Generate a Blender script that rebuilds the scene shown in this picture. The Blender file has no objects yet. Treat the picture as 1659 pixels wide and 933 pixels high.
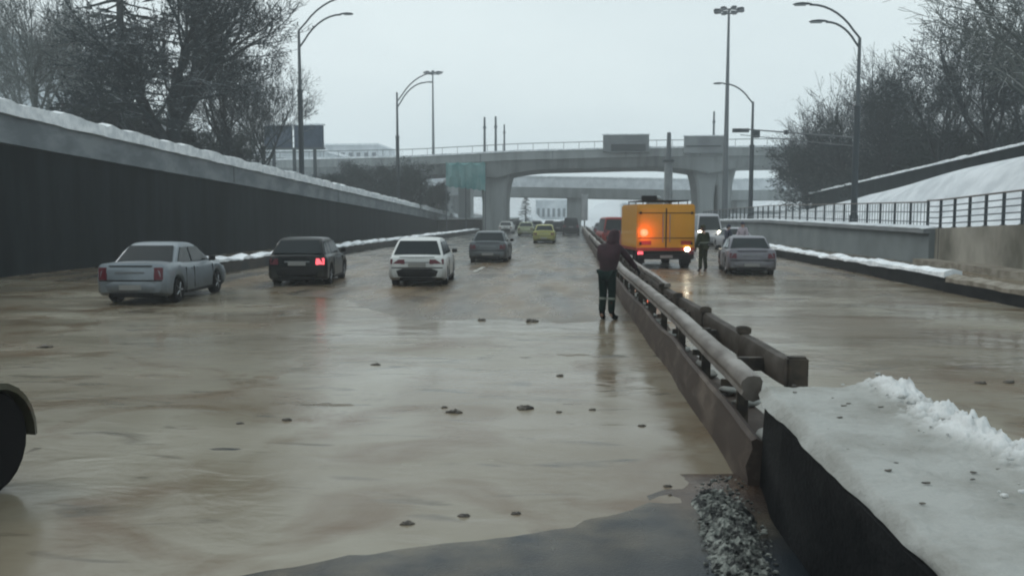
import bpy, bmesh, math, random
from mathutils import Vector, Matrix, Euler, noise
R = math.radians
random.seed(7)
C = bpy.context.scene.collection
scene = bpy.context.scene

# ------------------------------------------------------------------ camera, sky, sun, exposure
F = 1350.0
YAW, PITCH, CAMZ = math.atan(107.5/F), math.atan(114.5/F), 2.1
cam_d = bpy.data.cameras.new('camera'); cam = bpy.data.objects.new('camera', cam_d); C.objects.link(cam)
cam_d.sensor_width = 36; cam_d.lens = 36*F/1659
cam_d.clip_start = 0.05; cam_d.clip_end = 4000
cam.location = (0, 0, CAMZ); cam.rotation_euler = (math.pi/2-PITCH, 0, YAW)
scene.camera = cam
RM = Euler((math.pi/2-PITCH, 0, YAW)).to_matrix()
def ray(px, py): return RM @ Vector(((px-829.5)/F, -(py-466.5)/F, -1))
def at_y(px, py, Y):
    d = ray(px, py); t = Y/d.y; return Vector((d.x*t, Y, CAMZ+d.z*t))
def at_z(px, py, z=0.0):
    d = ray(px, py); t = (z-CAMZ)/d.z; return Vector((d.x*t, d.y*t, z))

w = bpy.data.worlds.new('World'); scene.world = w; w.use_nodes = True
nt = w.node_tree; nt.nodes.clear()
sky = nt.nodes.new('ShaderNodeTexSky'); sky.sky_type = 'NISHITA'; sky.sun_disc = False
SUN_EL, SUN_AZ = R(48), R(-70)
sky.sun_elevation = SUN_EL; sky.sun_rotation = SUN_AZ
sky.air_density = 1.0; sky.dust_density = 6.0; sky.ozone_density = 1.5
hs = nt.nodes.new('ShaderNodeHueSaturation'); hs.inputs['Saturation'].default_value = 0.35
mx = nt.nodes.new('ShaderNodeMix'); mx.data_type = 'RGBA'; mx.inputs['Factor'].default_value = 0.86
# overcast: the clear sky seen through an even layer of cloud, with faint soft banks in it
tc = nt.nodes.new('ShaderNodeTexCoord'); mp = nt.nodes.new('ShaderNodeMapping'); mp.inputs['Scale'].default_value = (1, 1, 3)
nz = nt.nodes.new('ShaderNodeTexNoise'); nz.inputs['Scale'].default_value = 1.6; nz.inputs['Detail'].default_value = 4
cr = nt.nodes.new('ShaderNodeValToRGB')
cr.color_ramp.elements[0].position = .3; cr.color_ramp.elements[0].color = (5.15, 6.0, 6.3, 1)
cr.color_ramp.elements[1].position = .7; cr.color_ramp.elements[1].color = (6.75, 7.6, 7.7, 1)
bg = nt.nodes.new('ShaderNodeBackground'); bg.inputs['Strength'].default_value = 0.09
wo = nt.nodes.new('ShaderNodeOutputWorld')
L = nt.links.new
L(sky.outputs[0], hs.inputs['Color']); L(hs.outputs[0], mx.inputs['A'])
L(tc.outputs['Generated'], mp.inputs[0]); L(mp.outputs[0], nz.inputs['Vector']); L(nz.outputs[0], cr.inputs[0]); L(cr.outputs[0], mx.inputs['B'])
L(mx.outputs['Result'], bg.inputs['Color']); L(bg.outputs[0], wo.inputs[0])

sd = bpy.data.lights.new('sun', 'SUN'); sd.energy = 0.5; sd.angle = R(25); sd.color = (1, .97, .93)
so = bpy.data.objects.new('sun', sd); C.objects.link(so)
so.rotation_euler = Vector((math.sin(SUN_AZ)*math.cos(SUN_EL), math.cos(SUN_AZ)*math.cos(SUN_EL), math.sin(SUN_EL))).to_track_quat('Z', 'Y').to_euler()
vs = scene.view_settings; vs.view_transform = 'Standard'; vs.look = 'None'; vs.exposure = 0.58; vs.gamma = 1.0; vs.use_curve_mapping = False
scene.render.engine = 'CYCLES'
scene.cycles.use_denoising = True
scene.cycles.max_bounces = 6; scene.cycles.diffuse_bounces = 3; scene.cycles.glossy_bounces = 3; scene.cycles.volume_bounces = 1
scene.cycles.sample_clamp_indirect = 4.0
scene.cycles.pixel_filter_type = 'BLACKMAN_HARRIS'; scene.cycles.filter_width = 2.1

# ------------------------------------------------------------------ materials
def mat(name, col, rough=.7, metal=0., col2=None, scale=3., lo=.4, hi=.6, bump=0., bscale=None, spec=.5, snow=None, snow_lo=.35, snow_hi=.6, emit=None, estr=0, stretch=(1, 1, 1), world=True, coat=0, detail=6):
    m = bpy.data.materials.new(name); m.use_nodes = True; t = m.node_tree; n = t.nodes; b = n['Principled BSDF']; l = t.links.new
    b.inputs['Roughness'].default_value = rough; b.inputs['Metallic'].default_value = metal; b.inputs['Specular IOR Level'].default_value = spec
    b.inputs['Coat Weight'].default_value = coat
    b.inputs['Base Color'].default_value = (*col, 1)
    cur = None
    if world: g = n.new('ShaderNodeNewGeometry'); pos = g.outputs['Position']
    else: g = n.new('ShaderNodeTexCoord'); pos = g.outputs['Object']
    mp = n.new('ShaderNodeMapping'); mp.inputs['Scale'].default_value = stretch; l(pos, mp.inputs[0])
    if col2 is not None:
        z = n.new('ShaderNodeTexNoise'); z.inputs['Scale'].default_value = scale; z.inputs['Detail'].default_value = detail; z.inputs['Roughness'].default_value = .62
        l(mp.outputs[0], z.inputs['Vector'])
        r = n.new('ShaderNodeMapRange'); r.inputs['From Min'].default_value = lo; r.inputs['From Max'].default_value = hi; l(z.outputs[0], r.inputs[0])
        x = n.new('ShaderNodeMix'); x.data_type = 'RGBA'; x.inputs['A'].default_value = (*col, 1); x.inputs['B'].default_value = (*col2, 1)
        l(r.outputs[0], x.inputs['Factor']); cur = x.outputs['Result']
    if snow is not None:
        gg = n.new('ShaderNodeNewGeometry'); s = n.new('ShaderNodeSeparateXYZ'); l(gg.outputs['Normal'], s.inputs[0])
        z2 = n.new('ShaderNodeTexNoise'); z2.inputs['Scale'].default_value = 1.7; l(pos, z2.inputs['Vector'])
        a = n.new('ShaderNodeMath'); a.operation = 'MULTIPLY_ADD'; l(z2.outputs[0], a.inputs[0]); a.inputs[1].default_value = .8; a.inputs[2].default_value = -.4
        a2 = n.new('ShaderNodeMath'); a2.operation = 'ADD'; l(a.outputs[0], a2.inputs[0]); l(s.outputs['Z'], a2.inputs[1])
        r2 = n.new('ShaderNodeMapRange'); r2.inputs['From Min'].default_value = snow_lo; r2.inputs['From Max'].default_value = snow_hi; l(a2.outputs[0], r2.inputs[0])
        x2 = n.new('ShaderNodeMix'); x2.data_type = 'RGBA'; x2.inputs['B'].default_value = (*snow, 1)
        if cur is None: x2.inputs['A'].default_value = (*col, 1)
        else: l(cur, x2.inputs['A'])
        l(r2.outputs[0], x2.inputs['Factor']); cur = x2.outputs['Result']
    if cur is not None: l(cur, b.inputs['Base Color'])
    if bump:
        z = n.new('ShaderNodeTexNoise'); z.inputs['Scale'].default_value = bscale or scale*4; z.inputs['Detail'].default_value = 5; l(mp.outputs[0], z.inputs['Vector'])
        u = n.new('ShaderNodeBump'); u.inputs['Strength'].default_value = 1.0; u.inputs['Distance'].default_value = bump; l(z.outputs[0], u.inputs['Height']); l(u.outputs[0], b.inputs['Normal'])
    if emit: b.inputs['Emission Color'].default_value = (*emit, 1); b.inputs['Emission Strength'].default_value = estr
    return m
M = {}
SN = (.62, .66, .69)
M['snow'] = mat('snow', (.66, .70, .73), .85, col2=(.50, .54, .57), scale=.6, bump=.03, bscale=2.5)
M['snow_dirty'] = mat('dirty_snow', (.335, .345, .33), .8, spec=.2, col2=(.22, .22, .20), scale=2.2, lo=.4, hi=.7, bump=.016, bscale=22)
M['snow_lump'] = mat('broken_snow', (.58, .60, .60), .8, col2=(.34, .34, .32), scale=7, bump=.004, bscale=60)
M['snow_edge'] = mat('clean_snow_edge', (.84, .87, .89), .85, col2=(.6, .64, .67), scale=2.0, bump=.02, bscale=6)
M['cladding'] = mat('dark_wall_cladding', (.004, .0075, .0095), .9, col2=(.018, .025, .029), lo=.42, hi=.75, scale=.8, stretch=(1, 1.2, .18), bump=.004, bscale=8, spec=.08)
M['fascia'] = mat('grey_fascia_concrete', (.19, .215, .23), .8, col2=(.11, .13, .145), scale=.5, stretch=(1, 1, 2), bump=.004, bscale=9)
M['concrete'] = mat('pale_concrete', (.21, .23, .24), .85, col2=(.14, .155, .165), scale=.35, bump=.004, bscale=10)
M['bridge'] = mat('bridge_concrete', (.29, .315, .32), .85, col2=(.15, .165, .17), scale=.35, lo=.45, hi=.72, stretch=(1.6, .4, .22), bump=.01, bscale=2)
M['beige'] = mat('stained_beige_concrete', (.28, .265, .225), .85, col2=(.085, .08, .06), scale=.2, lo=.44, hi=.62, stretch=(1, 1, .55), bump=.006, bscale=8)
M['wallgrey'] = mat('grey_green_concrete', (.15, .175, .18), .85, col2=(.105, .125, .13), scale=.4, lo=.4, hi=.65, bump=.005, bscale=8)
M['parapet'] = mat('wet_parapet_concrete', (.025, .028, .03), .7, spec=.2, col2=(.05, .045, .04), scale=1.2, bump=.006, bscale=14)
M['median'] = mat('dark_wet_concrete', (.007, .008, .009), .7, spec=.07, col2=(.016, .017, .018), scale=1.3, stretch=(1, 1, 2), bump=.006, bscale=18)
M['mudsnow'] = mat('muddy_snow', (.25, .23, .19), .8, col2=(.14, .12, .09), scale=2.5, bump=.01, bscale=15)
M['rail'] = mat('galvanised_rail', (.13, .115, .10), .6, .05, col2=(.05, .038, .03), scale=2.2, lo=.42, hi=.68, snow=(.33, .32, .30), snow_lo=.8, snow_hi=1.25)
M['rail_muddy'] = mat('muddy_rail', (.055, .042, .036), .6, .0, spec=.2, col2=(.14, .115, .095), scale=2.6, lo=.48, hi=.72, stretch=(1, .6, 1))
M['rail_brown'] = mat('rusty_brown_rail', (.032, .025, .019), .65, .0, spec=.25, col2=(.085, .075, .065), scale=2.2, lo=.45, hi=.7)
M['post'] = mat('rusty_post', (.022, .018, .015), .7, .1, col2=(.07, .055, .04), scale=5)
M['pole'] = mat('grey_steel_pole', (.075, .09, .10), .55, .3)
M['pole_dark'] = mat('dark_steel_pole', (.022, .033, .042), .55, .2)
M['lampglass'] = mat('lamp_glass', (.30, .33, .34), .2)
M['bark'] = mat('snowy_bark', (.012, .016, .019), .9, spec=.1, col2=(.028, .032, .036), scale=3, snow=(.5, .54, .57), snow_lo=.55, snow_hi=.9)
M['bark_pale'] = mat('pale_snowy_bark', (.10, .115, .11), .9, col2=(.09, .1, .095), scale=3, snow=(.5, .54, .55), snow_lo=.5, snow_hi=.9)
M['twig'] = mat('twigs', (.022, .030, .034), .9, spec=.1, snow=(.42, .46, .49), snow_lo=.6, snow_hi=1.15)
M['needle'] = mat('dark_needles', (.016, .026, .029), .85, spec=.1, col2=(.03, .042, .042), scale=2, snow=(.42, .46, .48), snow_lo=.95, snow_hi=1.3)
M['black'] = mat('black_rubber', (.007, .007, .008), .8, spec=.12)
M['trim'] = mat('black_trim', (.008, .008, .009), .6, spec=.2)
M['glass'] = mat('car_glass', (.008, .014, .017), .12, spec=.24)
M['rim'] = mat('wheel_rim', (.22, .23, .24), .4, .7)
M['plate'] = mat('licence_plate', (.22, .22, .21), .5)
def paint(name, c, dirt=.5):
    d = (.05, .044, .035)
    m = mat(name, c, .32, .15, col2=tuple(c[i]*(1-dirt)+d[i]*dirt for i in range(3)), scale=1.6, lo=.35, hi=.75, world=False, coat=.15, spec=.35)
    # road dirt thrown up along the lower body
    t = m.node_tree; n = t.nodes; l = t.links.new; b = n['Principled BSDF']
    tcn = n.new('ShaderNodeTexCoord'); s = n.new('ShaderNodeSeparateXYZ'); l(tcn.outputs['Object'], s.inputs[0])
    nn = n.new('ShaderNodeTexNoise'); nn.inputs['Scale'].default_value = 3; l(tcn.outputs['Object'], nn.inputs['Vector'])
    a = n.new('ShaderNodeMath'); a.operation = 'MULTIPLY_ADD'; l(nn.outputs[0], a.inputs[0]); a.inputs[1].default_value = .5; l(s.outputs['Z'], a.inputs[2])
    r = n.new('ShaderNodeMapRange'); r.inputs['From Min'].default_value = .95; r.inputs['From Max'].default_value = .45; l(a.outputs[0], r.inputs[0])
    src = b.inputs['Base Color'].links[0].from_socket
    x = n.new('ShaderNodeMix'); x.data_type = 'RGBA'; l(src, x.inputs['A']); x.inputs['B'].default_value = (*d, 1); 
    mm = n.new('ShaderNodeMath'); mm.operation = 'MULTIPLY'; l(r.outputs[0], mm.inputs[0]); mm.inputs[1].default_value = .75; l(mm.outputs[0], x.inputs['Factor'])
    l(x.outputs['Result'], b.inputs['Base Color'])
    return m
M['silver'] = paint('silver_paint', (.21, .245, .275), .3)
M['blackp'] = paint('black_paint', (.004, .008, .010), .08); M['blackp'].node_tree.nodes['Principled BSDF'].inputs['Specular IOR Level'].default_value = .15
M['whitep'] = paint('white_paint', (.62, .64, .63), .12)
M['greyp'] = paint('grey_paint', (.10, .118, .13), .3)
M['yellowp'] = paint('yellow_paint', (.40, .40, .12), .3)
M['palegreenp'] = paint('pale_green_paint', (.32, .36, .22), .3)
M['orangep'] = paint('orange_paint', (.58, .27, .012), .12)
M['palep'] = paint('pale_paint', (.36, .37, .40), .2)
M['lilacp'] = paint('lilac_paint', (.16, .16, .185), .2)
M['darkp'] = paint('dark_blue_paint', (.02, .022, .032), .15)
M['olivep'] = paint('muddy_olive_paint', (.055, .055, .03), .3)
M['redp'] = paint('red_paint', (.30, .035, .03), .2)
M['tail'] = mat('tail_lamp', (.10, .007, .018), .3)
M['tail_on'] = mat('tail_lamp_lit', (.6, .05, .06), .3, emit=(1, .12, .15), estr=1.1)
M['red_on'] = mat('red_beacon_lit', (.7, .1, .05), .3, emit=(1, .13, .06), estr=2.2)
M['white_on'] = mat('head_lamp_lit', (.9, .9, .8), .2, emit=(1, .93, .72), estr=9.0)
M['headlamp'] = mat('head_lamp', (.5, .52, .53), .1)
M['rubbersign'] = mat('billboard_face', (.022, .04, .065), .6, spec=.2, col2=(.07, .095, .13), scale=.35, lo=.4, hi=.65)
M['signface'] = mat('dark_sign_face', (.02, .028, .034), .6)
M['teal'] = mat('teal_netting', (.07, .21, .215), .8, col2=(.15, .29, .29), scale=.5)
M['building'] = mat('pale_building_wall', (.55, .59, .62), .8, col2=(.34, .38, .41), scale=.2)
M['bluewin'] = mat('building_glass', (.06, .08, .10), .2)
M['cloth_maroon'] = mat('maroon_jacket', (.034, .013, .019), .9, col2=(.022, .011, .015), scale=5, world=False, bump=.01, bscale=14)
M['cloth_green'] = mat('dark_green_trousers', (.005, .015, .013), .9, spec=.15, col2=(.011, .022, .020), scale=6, world=False, bump=.008, bscale=14)
M['cloth_navy'] = mat('navy_cloth', (.018, .022, .045), .9)
M['cloth_olive'] = mat('olive_jacket', (.014, .019, .009), .9, spec=.15, col2=(.032, .038, .015), scale=5, world=False)
M['cloth_pale'] = mat('pale_jacket', (.33, .29, .33), .9)
M['hivis'] = mat('reflective_band', (.16, .18, .15), .5)
M['skin'] = mat('skin', (.42, .25, .19), .6)
M['hair'] = mat('dark_hair', (.02, .015, .012), .7)
M['debris'] = mat('dark_wet_debris', (.04, .035, .03), .5, col2=(.09, .078, .06), scale=14)
M['paintline'] = mat('worn_road_paint', (.42, .42, .38), .5, col2=(.12, .12, .11), scale=3, lo=.45, hi=.65)

# ------------------------------------------------------------------ mesh helpers
class MB:
    def __init__(s): s.v = []; s.f = []
    def add(s, vs, fs):
        k = len(s.v); s.v += [tuple(p) for p in vs]; s.f += [tuple(i+k for i in q) for q in fs]; return s
    def box(s, c, d, rz=0, taper=1.0):
        hx, hy, hz = d[0]/2, d[1]/2, d[2]/2; co, si = math.cos(rz), math.sin(rz); vs = []
        for z in (-hz, hz):
            q = taper if z > 0 else 1
            for x, y in ((-hx, -hy), (hx, -hy), (hx, hy), (-hx, hy)):
                x, y = x*q, y*q
                vs.append((c[0]+x*co-y*si, c[1]+x*si+y*co, c[2]+z))
        return s.add(vs, [(0, 3, 2, 1), (4, 5, 6, 7), (0, 1, 5, 4), (1, 2, 6, 5), (2, 3, 7, 6), (3, 0, 4, 7)])
    def bx(s, x0, x1, y0, y1, z0, z1): return s.box(((x0+x1)/2, (y0+y1)/2, (z0+z1)/2), (x1-x0, y1-y0, z1-z0))
    def tube(s, pts, rad, n=8, cap=True, flat=1.0):
        pts = [Vector(p) for p in pts]; N = len(pts)
        if not isinstance(rad, (list, tuple)): rad = [rad]*N
        vs = []; fs = []; pu = None
        for i, p in enumerate(pts):
            d = (pts[min(i+1, N-1)]-pts[max(i-1, 0)])
            if d.length < 1e-9: d = Vector((0, 0, 1))
            d.normalize()
            if pu is None:
                pu = d.cross(Vector((0, 0, 1)))
                if pu.length < .05: pu = d.cross(Vector((0, 1, 0)))
            pu = (pu-d*pu.dot(d)).normalized(); v = d.cross(pu)
            for k in range(n):
                a = 2*math.pi*k/n; vs.append(p+(pu*math.cos(a)+v*math.sin(a)*flat)*rad[i])
        for i in range(N-1):
            for k in range(n):
                a = i*n+k; b = i*n+(k+1) % n; fs.append((a, b, b+n, a+n))
        if cap and n > 2: fs.append(tuple(range(n-1, -1, -1))); fs.append(tuple((N-1)*n+k for k in range(n)))
        return s.add(vs, fs)
    def loft(s, rings, closed=True, caps=True):
        n = len(rings[0]); vs = [p for r in rings for p in r]; fs = []
        for i in range(len(rings)-1):
            for k in range(n if closed else n-1):
                a = i*n+k; b = i*n+(k+1) % n; fs.append((a, b, b+n, a+n))
        if caps: fs.append(tuple(range(n-1, -1, -1))); fs.append(tuple((len(rings)-1)*n+k for k in range(n)))
        return s.add(vs, fs)
    def blob(s, c, r, seg=8, rings=6, jit=0., flat=1.0):
        rs = []
        for i in range(1, rings):
            th = math.pi*i/rings; rr = []
            for k in range(seg):
                a = 2*math.pi*k/seg; j = 1+random.uniform(-jit, jit)
                rr.append((c[0]+r[0]*math.sin(th)*math.cos(a)*j, c[1]+r[1]*math.sin(th)*math.sin(a)*j, c[2]+r[2]*math.cos(th)*j*flat))
            rs.append(rr)
        return s.loft(rs)
    def build(s, name, m, parent=None, smooth=False, bevel=0, origin=None):
        me = bpy.data.meshes.new(name)
        vs = s.v
        if origin is not None: vs = [(p[0]-origin[0], p[1]-origin[1], p[2]-origin[2]) for p in vs]
        me.from_pydata(vs, [], s.f)
        o = bpy.data.objects.new(name, me); C.objects.link(o)
        if origin is not None: o.location = origin
        bm = bmesh.new(); bm.from_mesh(me); bmesh.ops.recalc_face_normals(bm, faces=bm.faces)
        if bevel: bmesh.ops.bevel(bm, geom=[e for e in bm.edges if e.is_manifold and e.calc_face_angle(0) > .5], offset=bevel, segments=2, affect='EDGES', clamp_overlap=True)
        bm.to_mesh(me); bm.free()
        me.materials.append(M[m] if isinstance(m, str) else m)
        if smooth:
            me.shade_smooth()
            if smooth != 2: me.set_sharp_from_angle(angle=R(38))
        if parent: o.parent = parent
        return o
def tag(o, label=None, cat=None, group=None, kind=None):
    if label: o['label'] = label
    if cat: o['category'] = cat
    if group: o['group'] = group
    if kind: o['kind'] = kind
    return o
def thing(name, label, cat, loc=(0, 0, 0), rz=0, group=None, kind=None):
    o = bpy.data.objects.new(name, None); C.objects.link(o); o.empty_display_size = .2
    o.location = loc; o.rotation_euler = (0, 0, rz); return tag(o, label, cat, group, kind)
def copy_tree(o, parent=None):
    c = o.copy(); C.objects.link(c)
    if parent: c.parent = parent
    for ch in list(o.children): copy_tree(ch, c)
    return c
def lerp(a, b, t): return a+(b-a)*t
def interp(pts, x):
    if x <= pts[0][0]: return pts[0][1]
    for (a, va), (b, vb) in zip(pts, pts[1:]):
        if x <= b: return va+(vb-va)*(x-a)/(b-a)
    return pts[-1][1]
def smin01(t): t = max(0, min(1, t)); return t*t*(3-2*t)
def fbm(x, y, s=1., o=4): return noise.fractal(Vector((x*s, y*s, 3.7)), .9, 2.0, o)
# ------------------------------------------------------------------ ground, road, water
LX, RX = -20.0, 15.6                                             # inner faces of the two retaining walls
def wall_top(y): return interp([(-20, 7.6), (0, 6.95), (30, 5.85), (99, 3.6), (131, 2.45), (175, 1.5)], y)
def right_top(y): return interp([(0, 2.6), (29, 1.9), (38, 1.62), (70, 1.9), (110, 1.7)], y)
def terrain_z(x, y):
    n = fbm(x, y, .06, 4)*.5 + fbm(x, y, .5, 3)*.06
    if x < LX-.3:
        z = wall_top(y)-.55+n*.5 + min(4, max(0, (-x-30)*.03))
    elif x > RX+.4:
        ridge = interp([(0, 8.2), (37, 5.15), (48, 4.75), (58, 4.0), (75, 3.0), (90, 2.5), (130, 2.0)], y)
        z = lerp(right_top(y)-.05, ridge, smin01((x-17.4)/3.6)) + n*.35*smin01((x-17)/3)
    else: z = -.45
    side = smin01((abs(x+2.2)-13)/8)
    far = interp([(140, 0), (175, 2.0), (230, 7.5), (420, 10), (900, 14)], y)*side + interp([(150, 0), (330, 3), (900, 9)], y)*(1-side)
    if y > 118 and LX-.3 <= x <= RX+.4: z = max(z, lerp(-.45, 1.9, smin01((-x-11)/3)))   # snowy verge beside the bridge pier
    return z+max(0, far)*(1+.15*n) if y > 140 else z
xs = [-600, -400, -250, -160, -120, -95, -75, -60, -50, -43, -37, -32, -28, -25, -23, -21.5, -20.5, -20.25] + [-16, -14, -13, -12, -11, -8, -4, 0, 4, 8, 12, 15.7, 16.02, 16.5, 17.2, 17.8, 18.4, 19, 19.6, 20.2, 21, 22, 24, 27, 31, 36, 42, 50, 60, 75, 95, 120, 160, 250, 400, 600]
ys = [-60, -30, -15] + [i*2.5 for i in range(-3, 70)] + [180+i*8 for i in range(20)] + [350, 380, 420, 480, 560, 700, 900]
b = MB(); nx = len(xs)
b.add([(x, y, terrain_z(x, y)) for y in ys for x in xs], [(j*nx+i, j*nx+i+1, (j+1)*nx+i+1, (j+1)*nx+i) for j in range(len(ys)-1) for i in range(nx-1)])
tag(b.build('snowy_ground', 'snow', smooth=2), 'snow covered ground beyond the walls', kind='structure')

# shoreline of the flood: near the camera (bottom of the photo) and again where the road climbs away
s0, s1 = at_z(1150, 812), at_z(420, 935)
sd_ = Vector((s1.x-s0.x, s1.y-s0.y)).normalized(); sn_ = Vector((-sd_.y, sd_.x))
if sn_.y > 0: sn_ = -sn_
def far_edge(x): return interp([(-20, 27), (-12, 25), (-6, 21), (-3.5, 17.0), (1.3, 16.8), (1.6, 27), (16, 30)], x)
def road_z(x, y):
    q = Vector((x-s0.x, y-s0.y)); d = q.dot(sn_)
    wob = fbm(x, y, .7, 4)*.018 + fbm(x, y, 3.5, 4)*.007
    near = d*.045 + wob if d > 0 else max(-.16, d*.06)+wob*.4
    if x > 1.4: near = -.12
    e = far_edge(x); far = max(-.16, min(.035, (y-e)*.013)) + fbm(x, y, .35, 4)*.012
    z = max(near, far)
    # low mud bars that just break the surface
    for yc, wd, xa_, xb_, th in ((9.15, .22, -4.2, 1.0, .12), (12.6, .22, -.9, 1.3, .05), (7.1, .3, -5, -2.6, .2), (10.4, .3, -6, -1.5, .28), (14.6, .5, -9, -4, .15), (18.5, 1.2, -12, -3, .05), (22, 1.5, 3, 9, .1), (14, .6, 3.4, 12, .3)):
        if abs(y-yc) < wd*3 and xa_ < x < xb_:
            k = fbm(x*1.0, y*3.2, .9, 5)-th+fbm(x, y, 5, 3)*.25
            z = max(z, -.03+.042*min(1.15, max(0, k*4.5))*math.exp(-((y-yc-fbm(x, 3, .5, 2)*wd*1.5)/wd)**2))
    if .45 < x < 1.5 and 5.6 < y < 6.9:                        # mud silted up along the foot of the median
        z = max(z, .08*smin01((x-.85)/.3)*smin01((y-5.6)/.5)*smin01((6.9-y)/.6) - .01 + fbm(x, y, 1.8, 3)*.03)
    return z
def frange(a, b, s):
    r = []; x = a
    while x < b-1e-6: r.append(x); x += s
    return r
xs = frange(-20.1, -8, .8)+frange(-8, 3, .14)+frange(3, 15.7, .8)+[15.75]
ys = frange(-6, 3, .8)+frange(3, 20, .14)+frange(20, 40, .4)+frange(40, 175, 3)
b = MB(); nx = len(xs)
b.add([(x, y, road_z(x, y)) for y in ys for x in xs], [(j*nx+i, j*nx+i+1, (j+1)*nx+i+1, (j+1)*nx+i) for j in range(len(ys)-1) for i in range(nx-1)])
def road_mat():
    m = mat('wet_muddy_asphalt', (.035, .042, .05), .32, bump=.004, bscale=60)
    t = m.node_tree; n = t.nodes; l = t.links.new; bs = n['Principled BSDF']
    g = n.new('ShaderNodeNewGeometry'); s = n.new('ShaderNodeSeparateXYZ'); l(g.outputs['Position'], s.inputs[0])
    def tex(scale, st, lo, hi, detail=5):
        mp = n.new('ShaderNodeMapping'); mp.inputs['Scale'].default_value = st; l(g.outputs['Position'], mp.inputs[0])
        z = n.new('ShaderNodeTexNoise'); z.inputs['Scale'].default_value = scale; z.inputs['Detail'].default_value = detail; l(mp.outputs[0], z.inputs['Vector'])
        r = n.new('ShaderNodeMapRange'); r.inputs['From Min'].default_value = lo; r.inputs['From Max'].default_value = hi; l(z.outputs[0], r.inputs[0]); return r.outputs[0]
    def rng(src, a, b_, c=0, d=1):
        r = n.new('ShaderNodeMapRange'); r.inputs['From Min'].default_value = a; r.inputs['From Max'].default_value = b_; r.inputs['To Min'].default_value = c; r.inputs['To Max'].default_value = d; l(src, r.inputs[0]); return r.outputs[0]
    def mul(a, b_, op='MULTIPLY'):
        q = n.new('ShaderNodeMath'); q.operation = op; q.use_clamp = True; l(a, q.inputs[0])
        if isinstance(b_, float): q.inputs[1].default_value = b_
        else: l(b_, q.inputs[1])
        return q.outputs[0]
    def mixc(fac, a, b_):
        x = n.new('ShaderNodeMix'); x.data_type = 'RGBA'
        if isinstance(fac, float): x.inputs['Factor'].default_value = fac
        else: l(fac, x.inputs['Factor'])
        for nm, c in (('A', a), ('B', b_)):
            if isinstance(c, tuple): x.inputs[nm].default_value = (*c, 1)
            else: l(c, x.inputs[nm])
        return x.outputs['Result']
    # silt left where the water stood: strongest between 12 m and 45 m, streaked along the traffic
    silt = mul(tex(.5, (1.6, .30, 1), .34, .56), rng(s.outputs['Y'], 85, 28))
    silt = mul(silt, rng(s.outputs['Y'], 8, 9))
    asph = mixc(tex(1.2, (1, .3, 1), .35, .7), (.010, .015, .020), (.030, .035, .040))
    track = mul(tex(.9, (1.3, .05, 1), .5, .62), rng(s.outputs['Y'], 16, 30))
    c = mixc(mul(track, .8), asph, (.17, .155, .13))
    mud = mixc(tex(2.2, (1, .5, 1), .35, .7), (.165, .108, .06), (.23, .185, .125))
    c = mixc(mul(silt, .95), c, mud)
    # thin silt drying along the waterline
    wl_ = mul(rng(s.outputs['Z'], .055, .004), tex(2.2, (1, 1, 1), .30, .62))
    c = mixc(wl_, c, (.115, .10, .075))
    # muddy verge beside the median
    bank = mul(mul(rng(s.outputs['X'], .5, .75), rng(s.outputs['X'], 1.6, 1.5)), mul(rng(s.outputs['Y'], 5.6, 6.2), rng(s.outputs['Y'], 8, 7)))
    c = mixc(bank, c, mixc(tex(3, (1, 1, 1), .35, .65), (.05, .035, .028), (.095, .068, .05)))
    l(c, bs.inputs['Base Color'])
    rr = n.new('ShaderNodeMapRange'); l(tex(.8, (1, .35, 1), .35, .65), rr.inputs[0]); rr.inputs['To Min'].default_value = .14; rr.inputs['To Max'].default_value = .42; bs.inputs['Specular IOR Level'].default_value = .2; l(rr.outputs[0], bs.inputs['Roughness'])
    return m
M['road'] = road_mat()
tag(b.build('road', 'road', smooth=2), 'wet muddy asphalt road rising out of the flood', kind='structure')

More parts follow.
